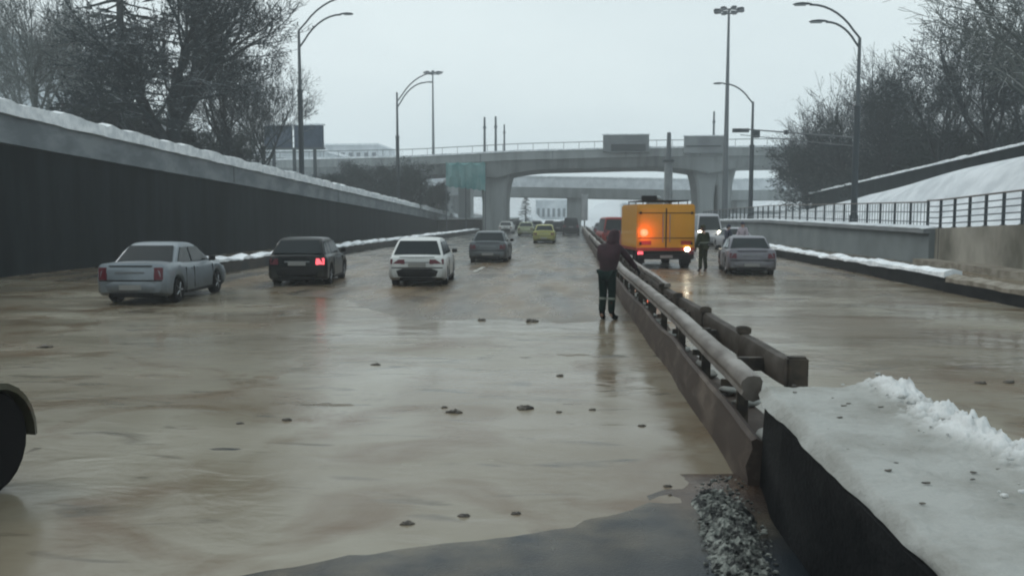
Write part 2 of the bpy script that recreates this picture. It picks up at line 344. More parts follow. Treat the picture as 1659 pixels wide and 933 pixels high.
def water_mat():
    m = mat('muddy_water', (.10, .095, .075), .16); t = m.node_tree; n = t.nodes; l = t.links.new; bs = n['Principled BSDF']
    bs.inputs['IOR'].default_value = 1.33
    g = n.new('ShaderNodeNewGeometry')
    def nz(scale, st, detail=4, dist=0.):
        mp = n.new('ShaderNodeMapping'); mp.inputs['Scale'].default_value = st; l(g.outputs['Position'], mp.inputs[0])
        z = n.new('ShaderNodeTexNoise'); z.inputs['Scale'].default_value = scale; z.inputs['Detail'].default_value = detail; z.inputs['Distortion'].default_value = dist; l(mp.outputs[0], z.inputs['Vector']); return z.outputs[0]
    def rng(src, a, b_, c=0, d=1):
        r = n.new('ShaderNodeMapRange'); r.inputs['From Min'].default_value = a; r.inputs['From Max'].default_value = b_; r.inputs['To Min'].default_value = c; r.inputs['To Max'].default_value = d; l(src, r.inputs[0]); return r.outputs[0]
    def mixc(fac, a, b_):
        x = n.new('ShaderNodeMix'); x.data_type = 'RGBA'; l(fac, x.inputs['Factor'])
        for nm, c in (('A', a), ('B', b_)):
            if isinstance(c, tuple): x.inputs[nm].default_value = (*c, 1)
            else: l(c, x.inputs[nm])
        return x.outputs['Result']
    c = mixc(rng(nz(.28, (1, .7, 1), 5, .6), .36, .64), (.265, .246, .195), (.155, .125, .083))
    c = mixc(rng(nz(.7, (.8, 1.0, 1), 7, 1.2), .50, .68), c, (.13, .09, .052))
    c = mixc(rng(nz(1.1, (.6, 2.0, 1), 6, 1.4), .60, .72), c, (.09, .078, .058))
    l(c, bs.inputs['Base Color'])
    l(rng(nz(.35, (.6, 1.5, 1), 4), .35, .65, .10, .30), bs.inputs['Roughness'])
    h1 = nz(1.6, (.75, 1.4, 1), 5, .6); h2 = nz(9, (.8, 1.3, 1), 3)
    u = n.new('ShaderNodeBump'); u.inputs['Distance'].default_value = .020; u.inputs['Strength'].default_value = .8; l(h1, u.inputs['Height'])
    u2 = n.new('ShaderNodeBump'); u2.inputs['Distance'].default_value = .0035; u2.inputs['Strength'].default_value = .6; l(h2, u2.inputs['Height']); l(u.outputs[0], u2.inputs['Normal']); l(u2.outputs[0], bs.inputs['Normal'])
    return m
M['water'] = water_mat()
b = MB(); b.add([(-20.1, -6, 0), (15.75, -6, 0), (15.75, 60, 0), (-20.1, 60, 0)], [(0, 1, 2, 3)])
tag(b.build('water', 'water'), 'muddy brown flood water across the underpass', kind='structure')

# lane dashes further up the dry road
b = MB()
for X in (-3.9,):
    for y in frange(31, 130, 9): b.bx(X-.08, X+.08, y, y+3.2, .049, .053)
tag(b.build('lane_markings', 'paintline'), 'worn white lane dashes', kind='structure')

# ------------------------------------------------------------------ left retaining wall
def strip(x0, x1, zf0, zf1, ys, mb, jz=0, jx=0):
    rings = []
    for y in ys:
        j = fbm(y, x0*7, 1.1, 3)*jz; k = fbm(y, x0*3+9, .9, 3)*jx
        rings.append([(x0, y, zf0(y)), (x1+k, y, zf0(y)-(abs(j)*.6 if jz else 0)), (x1+k, y, zf1(y)+j-(.05 if jz else 0)), ((x0+x1)/2, y, zf1(y)+j+(.04 if jz else 0)), (x0, y, zf1(y)+j-(.03 if jz else 0))])
    return mb.loft(rings)
YS = frange(-12, 136, 1.0)
wl = thing('retaining_wall', 'long dark retaining wall with pale grey coping sloping down on the left', 'retaining wall', (LX, 0, 0))
def pl(o, p):
    o.parent = p; o.matrix_parent_inverse = Matrix.Translation(-Vector(p.location)) if p.rotation_euler.z == 0 else p.matrix_world.inverted(); return o
b = MB(); strip(LX-.35, LX, lambda y: -.3, lambda y: wall_top(y)-1.2, YS, b)
pl(b.build('wall_panel', 'cladding'), wl)
b = MB(); strip(LX-.35, LX+.16, lambda y: wall_top(y)-1.27, lambda y: wall_top(y)-.10, YS, b)
pl(b.build('coping', 'fascia'), wl)
b = MB()
for y in frange(5, 132, 21): b.bx(LX+.12, LX+.168, y, y+.05, wall_top(y)-1.2, wall_top(y)-.14)
pl(b.build('coping_joint', 'cladding'), wl)
b = MB(); strip(LX-.5, LX+.30, lambda y: wall_top(y)-.26, lambda y: wall_top(y)+.24, frange(-12, 136, .35), b, .14, .10)
pl(b.build('snow_cap', 'snow_edge', smooth=True), wl)

# end stretch of low wall towards the pier (white snow on a dark face)
lw = thing('low_wall', 'low dark wall topped by a flat sheet of snow left of the bridge pier', 'wall', (-14, 131, 0))
b = MB(); b.bx(-20, -11.6, 118, 119, -.3, 1.75); b.bx(-12.4, -11.4, 119, 160, -.3, 1.75); pl(b.build('wall_panel', 'parapet'), lw)
b = MB(); b.bx(-20, -11.4, 117.9, 119.1, 1.753, 2.05); b.bx(-12.5, -11.3, 119.1, 160, 1.753, 2.05); pl(b.build('snow_cap', 'snow_edge', bevel=.05), lw)

# low parapets on both sides of the carriageways
def parapet(name, label, x, y0, y1, h, face, snow, sy0=None, sy1=None):
    t = thing(name, label, 'parapet', (x, y0, 0))
    xf = x if callable(x) else (lambda y: x)
    b = MB(); rings = []
    for y in frange(y0, y1+.1, 1.0): rings.append([(x-.3, y, -.3), (x+.1, y, -.3), (x+.02, y, h), (x-.2, y, h)] if x < 0 else [(x-.1, y, -.3), (x+.3, y, -.3), (x+.2, y, h), (x-.02, y, h)])
    b.loft(rings); pl(b.build('wall_panel', face), t)
    b = MB(); X0, X1 = (x-.5, x+.06) if x < 0 else (x+.45, x-.06)
    strip(X0, X1, lambda y: h+.003, lambda y: h+.13, frange(sy0 or y0, sy1 or y1, .35), b, .10, .10)
    pl(b.build('snow_cap', snow, smooth=True), t)
    return t
parapet('low_parapet', 'low concrete parapet topped with a snow strip behind the parked cars on the left', -13.3, 27, 112, .45, 'parapet', 'snow_edge')
pr = parapet('low_parapet', 'low dark parapet topped with a snow strip along the right carriageway', 10.4, 24.5, 92, .42, 'median', 'snow_edge')
b = MB(); strip(10.85, 10.28, lambda y: .3, lambda y: .46, frange(12, 24.3, .35), b, .05, .06); pl(b.build('mud_cap', 'mudsnow', smooth=True), pr)
b = MB(); b.bx(10.3, 10.7, 12, 24.4, -.3, .3); pl(b.build('wall_panel', 'median'), pr)

# ------------------------------------------------------------------ right retaining walls and railing
YR = frange(38, 112, 1.0)
wr = thing('retaining_wall', 'grey green retaining wall with an overhanging snowy coping on the right', 'retaining wall', (RX, 38, 0))
b = MB(); strip(RX+.35, RX-.25, lambda y: -.3, lambda y: right_top(y)-.22, YR, b); pl(b.build('wall_panel', 'wallgrey'), wr)
b = MB(); strip(RX+.40, RX-.5, lambda y: right_top(y)-.22, lambda y: right_top(y)-.02, YR, b); pl(b.build('coping', 'concrete'), wr)
b = MB(); strip(RX+.40, RX-.52, lambda y: right_top(y)-.017, lambda y: right_top(y)+.06, frange(38, 112, .5), b, .05, .04); pl(b.build('snow_cap', 'snow', smooth=True), wr)
wr2 = thing('retaining_wall', 'stained beige retaining wall under the near railing at the right edge', 'retaining wall', (RX, 10, 0))
b = MB(); strip(RX+.35, RX, lambda y: -.3, lambda y: right_top(y), frange(4, 38.1, 1), b); pl(b.build('wall_panel', 'beige'), wr2)
b = MB()
for y in frange(8, 38, 7.4): b.bx(RX-.012, RX+.02, y, y+.03, 0, right_top(y)-.02)
pl(b.build('panel_joint', 'median'), wr2)
b = MB(); strip(RX-.9, RX+.01, lambda y: -.2, lambda y: .28+.02*math.sin(y), frange(4, 38.1, 1), b); pl(b.build('footing', 'mudsnow'), wr2)
def railing(label, y0, y1, step, top, x, rails):
    t = thing('railing', label, 'railing', (x, y0, 0), group='railings on the right retaining wall')
    for y in frange(y0, y1+.01, step):
        z = right_top(y); b = MB(); b.bx(-.045, .045, -.05, .05, 0, top); b.bx(-.08, .08, -.08, .08, 0, .03)
        o = b.build('post', 'pole_dark', t); o.location = (0, y-y0, z)
    for q in rails:
        b = MB(); b.tube([(0, y-y0, right_top(y)+q) for y in frange(y0, y1+.2, 2.0)]+[(0, y1-y0, right_top(y1)+q)], .028 if q < top-.05 else .04, 6)
        o = b.build('top_rail' if q > top-.05 else 'rail', 'rail' if q > top-.05 else 'pole', t, smooth=True)
    return t
railing('dark steel railing with wide bays on the beige wall at the right edge', 16.2, 39.2, 1.35, 1.22, RX+.12, (.2, .45, .7, .95, 1.22))
r2 = railing('long railing on the grey wall between the near railing and the bridge', 39.2, 108, 2.0, 1.15, RX+.15, (.25, .7, 1.15))
b = MB()
for y in frange(39.6, 108, .4): b.box((0, y-39.2, right_top(y)+.6), (.02, .035, 1.0))
o = b.build('bars', 'pole', r2); o['kind'] = 'stuff'

# sloping ramp parapet with snow behind the railing
rp = thing('ramp_wall', 'dark sloping ramp wall with a white snow line on top behind the right railing', 'ramp wall', (24, 42, 0))
def ramp_top(y): return interp([(40, 6.75), (46, 6.2), (87, 4.75), (96, 4.4)], y)
b = MB(); strip(24.4, 24.0, lambda y: 1.8, lambda y: ramp_top(y)-.15, frange(45, 90, 1.5), b); pl(b.build('wall_panel', 'cladding'), rp)
b = MB(); strip(24.55, 23.85, lambda y: ramp_top(y)-.147, lambda y: ramp_top(y)+.02, frange(45, 90, .5), b, .06, .05); pl(b.build('snow_cap', 'snow_edge', smooth=True), rp)

# ------------------------------------------------------------------ concrete median block with snow
md = thing('median_barrier', 'wide dark concrete median block capped with trampled snow in the foreground', 'median barrier', (1.9, 5, 0))
b = MB()
def medring(y, x0, x1, z): return [(x0-.05, y, -.2), (x1+.05, y, -.2), (x1, y, z), (x0, y, z)]
b.loft([medring(y, 1.37, 2.45, .74) for y in frange(-4, 6.2, .6)]+[medring(6.35, 1.42, 2.42, .74), medring(6.6, 1.55, 2.35, .72)]); pl(b.build('concrete_block', 'median', bevel=.03), md)
b = MB(); xs = [1.37+i*.015 for i in range(73)]; ysn = frange(-4, 2.5, .1)+frange(2.5, 6.68, .02); vs = []
for y in ysn:
    for i, x in enumerate(xs):
        e = (x-1.37)/1.08
        t = smin01((6.75-y)/.35); lip = min(1, e/.05)
        xx = x + (fbm(y, 5, 1.6, 3)*.03 if i == 0 else 0)
        if y > 6.0: xx = 1.91+(xx-1.91)*(1-.22*((y-6.0)/.75)**2)
        z = .74+.065*lip*t + fbm(x, y, 1.2, 4)*.022 + fbm(x, y, 9, 3)*.010
        ridge = smin01((e-.60+.12*fbm(1, y, 1.3, 3))/.32)*(1-.6*smin01((e-.93)/.07)); z += ridge*(.030+.07*fbm(x, y, 2.6, 4)+.085*abs(fbm(x, y, 8, 5))+.05*abs(fbm(x, y, 24, 3)))*t
        if i in (0, 72): z = .725
        vs.append((xx, y, z))
n_ = len(xs); fs = [(j*n_+i, j*n_+i+1, (j+1)*n_+i+1, (j+1)*n_+i) for j in range(len(ysn)-1) for i in range(n_-1)]
b.add(vs, fs); y = ysn[-1]
b.add([vs[(len(ysn)-1)*n_+i] for i in range(n_)]+[(vs[(len(ysn)-1)*n_+i][0], y+.02, .70) for i in range(n_)], [(i, i+1, n_+i+1, n_+i) for i in range(n_-1)])
ms = M['snow_dirty'].copy(); t_ = ms.node_tree; n_q = t_.nodes; bs_ = n_q['Principled BSDF']; src_ = bs_.inputs['Base Color'].links[0].from_socket
g_ = n_q.new('ShaderNodeNewGeometry'); s_ = n_q.new('ShaderNodeSeparateXYZ'); t_.links.new(g_.outputs['Position'], s_.inputs[0])
r_ = n_q.new('ShaderNodeMapRange'); r_.inputs['From Min'].default_value = .83; r_.inputs['From Max'].default_value = .885; t_.links.new(s_.outputs['Z'], r_.inputs[0])
x_ = n_q.new('ShaderNodeMix'); x_.data_type = 'RGBA'; t_.links.new(r_.outputs[0], x_.inputs['Factor']); t_.links.new(src_, x_.inputs['A']); x_.inputs['B'].default_value = (.60, .62, .62, 1); t_.links.new(x_.outputs['Result'], bs_.inputs['Base Color'])
M['snow_trodden'] = ms
pl(b.build('snow_cap', 'snow_trodden', smooth=2), md)
b = MB()
for k in range(160):
    x = 2.02+random.gauss(.22, .13); y = random.uniform(2.5, 6.6)
    if fbm(x, y, 2.5, 2) < random.uniform(-.25, .1): continue
    if x > 2.5: continue
    r = random.choice((.005, .006, .008, .011, .015))*random.uniform(.7, 1.3); b.blob((x, y, .83+random.uniform(0, .06)*max(0, min(1, (x-1.9)/.3))), (r*random.uniform(1, 1.8), r*random.uniform(.8, 1.3), r*.8), 7, 5, .3)
tag(b.build('snow_lumps', 'snow_lump', smooth=2), 'broken white snow lumps along the far edge of the median', kind='stuff')
b = MB()
for k in range(38):
    x = random.uniform(1.5, 2.4); y = random.uniform(2.6, 6.5); r = random.uniform(.004, .013)
    b.blob((x, y, .815), (r*1.8, r, r*.5), 6, 4, .3)
tag(b.build('dirt_specks', 'debris'), 'dark specks of dirt lying on the median snow', kind='stuff')
b = MB(); xs = [.88+i*.0105 for i in range(46)]; ysn = frange(3.0, 6.40, .014); vs = []
for y in ysn:
    sh = -(6.3-y)*.10+fbm(y, 2, 1.5, 3)*.03; ed = fbm(y, 7, 4, 4)*.05
    for i, x in enumerate(xs):
        u = i/45; pr_ = math.sin(math.pi*min(1, max(0, u*1.05-ed)))**.6
        z = -.03+(.11+.03*fbm(x, y, 2.5, 3))*pr_*smin01((6.38+ed-y)/.25)+(.05*abs(fbm(x, y, 9, 5))+.022*fbm(x, y, 34, 3))*pr_
        vs.append((x+sh+fbm(x, y, 20, 2)*.01, y+fbm(y, x, 20, 2)*.01, z))
n_ = len(xs); b.add(vs, [(j*n_+i, j*n_+i+1, (j+1)*n_+i+1, (j+1)*n_+i) for j in range(len(ysn)-1) for i in range(n_-1)])
for k in range(500):
    y = random.uniform(3.2, 6.4); u = random.random(); r = random.choice((.005, .008, .012)); b.blob((.90+.44*u-(6.3-y)*.10, y, .05+.07*math.sin(math.pi*u)), (r*1.4, r, r*.8), 6, 4, .5)
M['rubble'] = mat('grimy_snow_crumbs', (.22, .235, .215), .85, col2=(.012, .014, .014), scale=11, lo=.40, hi=.56)
tag(b.build('dirty_slush', 'rubble'), 'grimy heap of frozen slush at the foot of the median', kind='stuff')

# ------------------------------------------------------------------ guard rails on the median
def path_at(pts, y): return interp([(p[1], p[0]) for p in pts], y)
LPX = [(0, 6.3, 1.37), (0, 7, 1.36), (0, 11, 1.31), (0, 21, 1.10), (0, 40, .98), (0, 80, .75), (0, 125, .5)]
RPX = [(0, 7.5, 1.95), (0, 10.3, 1.76), (0, 15, 1.62), (0, 31, 1.42), (0, 60, 1.3), (0, 125, 1.1)]
def lx(y): return interp([(p[1], p[2]) for p in LPX], y)
def rxp(y): return interp([(p[1], p[2]) for p in RPX], y)
def beam(mb, xf, y0, y1, z, hh, side, step=.4, wob=.012, zf=None, th=.10):
    # rolled W section, convex side outwards
    prof = [(.0, -hh), (th*.6, -hh*.86), (th*.95, -hh*.5), (th*.8, -.02), (th, hh*.3), (th*.9, hh*.6), (th*.5, hh*.93), (.0, hh), (-.05, hh*.93), (-.07, hh*.6), (-.05, -hh*.8)]
    rings = []
    for y in frange(y0, y1, step):
        wx = fbm(y, z*9, .35, 3)*wob*2; wz = fbm(y, z*5+4, .3, 3)*wob; zz = z if zf is None else zf(y)
        rings.append([(xf(y)+side*a+wx, y, zz+c_+wz) for a, c_ in prof])
    return mb.loft(rings)
gl = thing('guard_rail', 'mud splashed double guard rail on the left side of the median', 'guard rail', (1.4, 6.3, 0), group='guard rails along the median')
b = MB(); beam(b, lambda y: lx(y)+.05, 6.7, 60, .74, .105, -1, .35, .014, lambda y: .74+.012*math.sin(y*.5), .10); beam(b, lambda y: lx(y)+.05, 60, 126, .71, .15, -1, 4, 0, th=.17); pl(b.build('upper_beam', 'rail', smooth=True), gl)
b = MB(); rings = []
for y in frange(6.3, 60, .35)+frange(60, 126, 4):
    x = lx(y)-.04+fbm(y, 8, .35, 3)*.03; z = .45+fbm(y, 3, .4, 3)*.03; rings.append([(x+.06, y, -.2), (x-.05, y, -.2), (x-.03, y, .12), (x-.05, y, .22), (x, y, z-.08), (x-.01, y, z-.02), (x+.03, y, z), (x+.08, y, z-.03)])
b.loft(rings); pl(b.build('lower_beam', 'rail_muddy', smooth=True), gl)
for y in frange(7.6, 90, 2.0):
    b = MB(); b.bx(-.05, .05, -.035, .035, -.25, .84); o = b.build('post', 'post', gl, bevel=.008); o.location = (lx(y)+.14-1.4, y-6.3, 0)
gr = thing('guard_rail', 'rusty brown guard rail with upright posts on the far side of the median', 'guard rail', (2.0, 8, 0), group='guard rails along the median')
b = MB(); beam(b, rxp, 7.6, 60, .68, .14, 1, .35, .02, None, .11); beam(b, rxp, 60, 126, .64, .2, 1, 4, 0); pl(b.build('beam', 'rail_brown', smooth=True), gr)
b = MB(); strip(0, 0, lambda y: 0, lambda y: 0, [0, 1], b); b = MB()
rings = [[(rxp(y)-.05, y, .84), (rxp(y)+.06, y, .84), (rxp(y)+.05, y, .90+.02*fbm(y, 2, 1.2)), (rxp(y)-.04, y, .90+.02*fbm(y, 3, 1.2))] for y in frange(15.2, 38, .4)]
b.loft(rings); pl(b.build('snow_cap', 'rail', smooth=True), gr)
for i, y in enumerate(frange(9.4, 90, 2.0)):
    b = MB(); h = .90 if i < 5 else .82
    b.bx(-.05, .05, -.04, .04, -.25, h); b.bx(-.075, .075, -.05, .05, h-.08, h-.01)
    o = b.build('post', 'post', gr, bevel=.008); o.location = (rxp(y)-.03-2.0, y-8, 0); o.rotation_euler = (random.uniform(-.05, .05), random.uniform(-.08, .08), 0)
b = MB(); b.bx(1.86, 2.05, 7.5, 7.62, .44, .86); pl(b.build('end_plate', 'post', bevel=.02), gr)
for i, y in enumerate(frange(8.3, 60, 2.0)):
    xa_, xb_ = lx(y)+.16, rxp(y)-.07; b = MB(); b.box(((xa_+xb_)/2, y, .66), (xb_-xa_, .09, .13), .12); pl(b.build('spacer', 'post'), gr); b = MB(); b.box(((xa_+xb_)/2, y+.5, .36), (xb_-xa_, .05, .07), -.5); pl(b.build('brace', 'post'), gr)
# strip of dark soil and snow between the rails
b = MB(); b.loft([[(lx(y)+.1, y, -.2), (rxp(y)+.02, y, -.2), (rxp(y)-.04, y, .16+.05*fbm(y, 1, .8)), (lx(y)+.14, y, .14+.05*fbm(y, 6, .8))] for y in frange(6.7, 60, .5)+frange(60, 126, 3)]); 
tag(b.build('median_strip', 'rail_muddy'), 'dark muddy strip between the two guard rails', kind='structure')
b = MB()
for k in range(26):
    y = 7.6+k*.9+random.uniform(-.3, .3); x = lerp(lx(y)+.2, rxp(y)-.1, random.uniform(.2, .9)); b.blob((x, y, .19), (random.uniform(.06, .16), random.uniform(.08, .24), .04), 8, 5, .3)
tag(b.build('snow_patches', 'snow_dirty', smooth=2), 'small leftover snow patches between the guard rails', kind='stuff')
# ------------------------------------------------------------------ road bridge over the underpass
BY = 110.0
def zb(py, Y=BY, px=980): return at_y(px, py, Y).z
def xb(px, Y=BY, py=300): return at_y(px, py, Y).x
def deck_top(x): return interp([(-75, zb(262)), (-22, zb(252)), (-8, zb(244)), (8, zb(240)), (40, zb(238)), (90, zb(240))], x)
br = thing('road_bridge', 'wide grey concrete bridge crossing the whole road on forked piers', 'bridge', (2, BY, 0))
b = MB(); X = frange(-75, 91, 2.0)
def under(x):                                           # haunched soffit: lower next to the piers
    d = min(abs(x-xb(800)), abs(x-xb(1150))); return deck_top(x)-1.05-1.35-.9*max(0, 1-d/7)**2
b.loft([[(x, BY+1.2, under(x)), (x, BY+12, under(x)), (x, BY+13, deck_top(x)-1.15), (x, BY+.3, deck_top(x)-1.15)] for x in X]); pl(b.build('girder', 'bridge'), br)
b = MB(); b.loft([[(x, BY, deck_top(x)-1.15), (x, BY+13.3, deck_top(x)-1.15), (x, BY+13.3, deck_top(x)-.1), (x, BY, deck_top(x)-.1)] for x in X]); pl(b.build('deck_edge', 'bridge'), br)
for x in frange(-70, 90, 9.5): b = MB(); b.bx(x, x+.12, BY-.02, BY+.1, deck_top(x)-1.12, deck_top(x)-.12); pl(b.build('joint', 'fascia'), br)
b = MB(); b.loft([[(x, BY-.12, deck_top(x)-.1), (x, BY+13.4, deck_top(x)-.1), (x, BY+13.4, deck_top(x)+.12+.05*fbm(x, 1, .5)), (x, BY-.12, deck_top(x)+.12+.06*fbm(x, 3, .5))] for x in frange(-75, 90, 1)]); pl(b.build('snow_cap', 'snow_edge'), br)
b = MB()
b.tube([(x, BY+.1, deck_top(x)+.95) for x in X], .05, 5)
for x in frange(-74, 89, 2): b.tube([(x, BY+.1, deck_top(x)), (x, BY+.1, deck_top(x)+.95)], .03, 4)
pl(b.build('railing', 'pole'), br)
def pier(x, w0, w1, y0, y1, top):
    b = MB(); rings = []
    for t in (0, .1, .3, .5, .68, .8, .9, 1.0):
        f = w0+(w1-w0)*(max(0, t-.45)/.55)**2.2; z = -.4+(top+.4)*t
        hw = f/2; rings.append([(x-hw, y0+.3, z), (x-hw+.3, y0, z), (x+hw-.3, y0, z), (x+hw, y0+.3, z), (x+hw, y1-.3, z), (x+hw-.3, y1, z), (x-hw+.3, y1, z), (x-hw, y1-.3, z)])
    b.loft(rings); return b
for px, w0, w1 in ((797, 3.2, 5.0), (1149, 2.1, 4.2), (1180, 1.7, 3.4), (640, 2.6, 4.2), (1400, 2.4, 4)):
    x = xb(px); pl(pier(x, w0, w1, BY+2.5, BY+9.5, deck_top(x)-2.0).build('pier', 'bridge', smooth=True), br)
# sign boxes hung on the bridge face
def signbox(label, x0, x1, y0, y1, Y, win=None):
    a, c = at_y(x0, y0, Y), at_y(x1, y1, Y); t = thing('sign_box', label, 'sign', ((a.x+c.x)/2, Y, c.z), group='sign boxes on the bridge face')
    b = MB(); b.bx(a.x, c.x, Y-.5, Y, c.z, a.z); pl(b.build('casing', 'concrete', bevel=.03), t)
    b = MB(); b.bx(a.x-.1, c.x+.1, Y-.6, Y+.1, a.z+.004, a.z+.14); pl(b.build('snow_cap', 'snow_edge'), t)
    if win:
        a, c = at_y(win[0], win[2], Y-.55), at_y(win[1], win[3], Y-.55); b = MB(); b.bx(a.x, c.x, Y-.56, Y-.497, c.z, a.z); pl(b.build('sign_face', 'signface'), t)
        b = MB(); b.bx(a.x-.12, c.x+.12, Y-.54, Y-.498, a.z+.003, a.z+.14); b.bx(a.x-.12, c.x+.12, Y-.54, Y-.498, c.z-.14, c.z-.003); pl(b.build('frame', 'concrete'), t)
signbox('grey sign box with a dark face over the middle of the bridge', 977, 1051, 220, 246, BY-.15, (990, 1046, 234, 245))
signbox('plain grey sign box beside the tall floodlight mast on the bridge', 1108, 1172, 222, 249, BY-.15, (1112, 1168, 236, 238))

# second viaduct behind
V2 = 150.0
def v2t(x): return interp([(at_y(690, 284, V2).x, at_y(690, 284, V2).z), (at_y(1140, 292, V2).x, at_y(1140, 292, V2).z), (80, at_y(1400, 288, V2).z)], x)
v2 = thing('viaduct', 'lower pale viaduct running behind the main bridge', 'viaduct', (2, V2, 0))
X = frange(-60, 80, 3)
b = MB(); b.loft([[(x, V2+.8, v2t(x)-3.5), (x, V2+10, v2t(x)-3.5), (x, V2+11, v2t(x)-1.8), (x, V2+.1, v2t(x)-1.8)] for x in X]); pl(b.build('girder', 'bridge'), v2)
b = MB(); b.loft([[(x, V2, v2t(x)-1.8), (x, V2+11, v2t(x)-1.8), (x, V2+11, v2t(x)), (x, V2, v2t(x))] for x in X]); pl(b.build('parapet', 'snow'), v2)
b = MB(); b.loft([[(x, V2-.15, v2t(x)+.003), (x, V2+11.1, v2t(x)+.003), (x, V2+11.1, v2t(x)+.25), (x, V2-.15, v2t(x)+.25)] for x in X]); pl(b.build('snow_cap', 'snow_edge'), v2)
for px in (930, 1065, 720, 1210):
    x = at_y(px, 340, V2).x; b = MB(); b.bx(x-1.3, x+1.3, V2+2, V2+9, -.4, v2t(x)-3.4); pl(b.build('pier', 'bridge', bevel=.2), v2)
# snow-laden service ramp on the left, with green netting by the pier
v3 = thing('ramp_bridge', 'dark ramp bridge deck leading left towards the billboard', 'bridge', (-40, 128, 0))
b = MB(); zt = at_y(640, 266, 128).z
b.loft([[(x, 126, zt-2.2+.02*(-x)), (x, 134, zt-2.2+.02*(-x)), (x, 134, zt+.02*(-x)), (x, 126, zt+.02*(-x))] for x in frange(-95, -14, 4)]); pl(b.build('girder', 'fascia'), v3)
b = MB(); b.loft([[(x, 125.9, zt+.003+.02*(-x)), (x, 134, zt+.003+.02*(-x)), (x, 134, zt+.2+.02*(-x)), (x, 125.9, zt+.2+.02*(-x))] for x in frange(-95, -14, 4)]); pl(b.build('snow_cap', 'snow'), v3)
for x in (-88, -70, -52, -34, -17.5):
    b = MB(); b.bx(x-.9, x+.9, 127.5, 132, -.4, zt-2.0+.02*(-x)); pl(b.build('pier', 'bridge'), v3)
nt_ = thing('construction_netting', 'teal green protective netting hung below the bridge by the left pier', 'netting', (-14, 109.3, 0))
b = MB(); a = at_y(722, 264, 109.3); c = at_y(786, 309, 109.3); rings = []
for i in range(21):
    x = lerp(a.x, c.x, i/20); dz = .12*math.sin(i*2.1); rings.append([(x, 109.3+.15*math.sin(i*1.7), a.z+.2-abs(math.sin(i*.5))*.5), (x, 109.3+.25*math.sin(i*1.3+1), lerp(a.z, c.z, .5)), (x, 109.3+.2*math.sin(i*1.9+2), c.z+dz+.6*(1-i/20)), (x, 109.6, c.z+dz+.6*(1-i/20)), (x, 109.6, a.z)])
b.loft(rings); pl(b.build('net', 'teal', smooth=True), nt_)
b = MB()
for q in (0, .5, 1.0): b.bx(lerp(a.x, c.x, q)-.06, lerp(a.x, c.x, q)+.06, 109.65, 109.75, -.4, a.z)
pl(b.build('scaffold_pole', 'pole'), nt_)

# ------------------------------------------------------------------ poles, lamps, masts
def lamp(label, px, Y, ybase_z, ytop, arms, thick=.11, cut=.55, px_x=None, group='double arm street lamps'):
    p = at_y(px, ytop, Y); H = p.z; t = thing('street_lamp', label, 'street lamp', (p.x, Y, ybase_z), group=group); h = H-ybase_z
    b = MB(); b.tube([(0, 0, -.3), (0, 0, h*cut)], [thick*1.25, thick*1.15], 12); b.tube([(0, 0, h*cut-.01), (0, 0, h*cut+.18)], thick*1.4, 12); b.tube([(0, 0, 0), (0, 0, .5)], thick*1.7, 12)
    b.build('lower_pole', 'pole_dark', t, smooth=True)
    b = MB(); b.tube([(0, 0, h*cut), (0, 0, h)], [thick*.85, thick*.6], 10); b.build('upper_pole', 'pole', t, smooth=True)
    for (ax, ay, by) in arms:                     # tip pixel, start pixel height on the pole
        q = at_y(ax, ay, Y); s = at_y(px, by, Y); dx = q.x-p.x; z0 = s.z-ybase_z; z1 = q.z-ybase_z
        pts = [(0, 0, z0)]+[(dx*(.06+.94*(u/8)**1.25), 0, z0+(z1-z0)*(math.sin(min(1, u/8)*math.pi/2)**.9)) for u in range(1, 9)]
        b = MB(); b.tube(pts, thick*.42, 8); a_ = b.build('arm', 'pole', t, smooth=True)
        sx = 1 if dx > 0 else -1; tip = Vector(pts[-1])
        b = MB(); rr = []
        for u, wv, hv in ((-.1, .07, .06), (.1, .13, .10), (.45, .17, .12), (.8, .15, .09), (.95, .06, .04)):
            rr.append([(tip.x+sx*u, -wv, tip.z+.02), (tip.x+sx*u, -wv*.8, tip.z+hv), (tip.x+sx*u, wv*.8, tip.z+hv), (tip.x+sx*u, wv, tip.z+.02)])
        b.loft(rr); hd = b.build('lamp_head', 'pole_dark', t, smooth=True)
        b = MB(); b.bx(min(tip.x+sx*.2, tip.x+sx*.85), max(tip.x+sx*.2, tip.x+sx*.85), -.12, .12, tip.z-.05, tip.z+.018); b.build('diffuser', 'lampglass', t, bevel=.02)
    return t
lamp('tall double arm street lamp rising behind the left wall in front of the billboard', 484, 64, wall_top(64)-.6, 50, [(572, -6, 50), (553, 24, 78)], .17, .62)
lamp('smaller double arm street lamp by the dark bushes left of the bridge', 643, 101, wall_top(101)-.6, 150, [(706, 118, 165), (690, 134, 175)], .19, .62)
lamp('double arm street lamp on the right wall with arms reaching over the road', 1393, 50, right_top(50), 62, [(1312, 8, 62), (1338, 36, 78)], .15, .62)
t = lamp('single arm street lamp with trolley wires in front of the right end of the bridge', 1220, 80, right_top(80), 165, [(1172, 136, 168)], .17, .62)
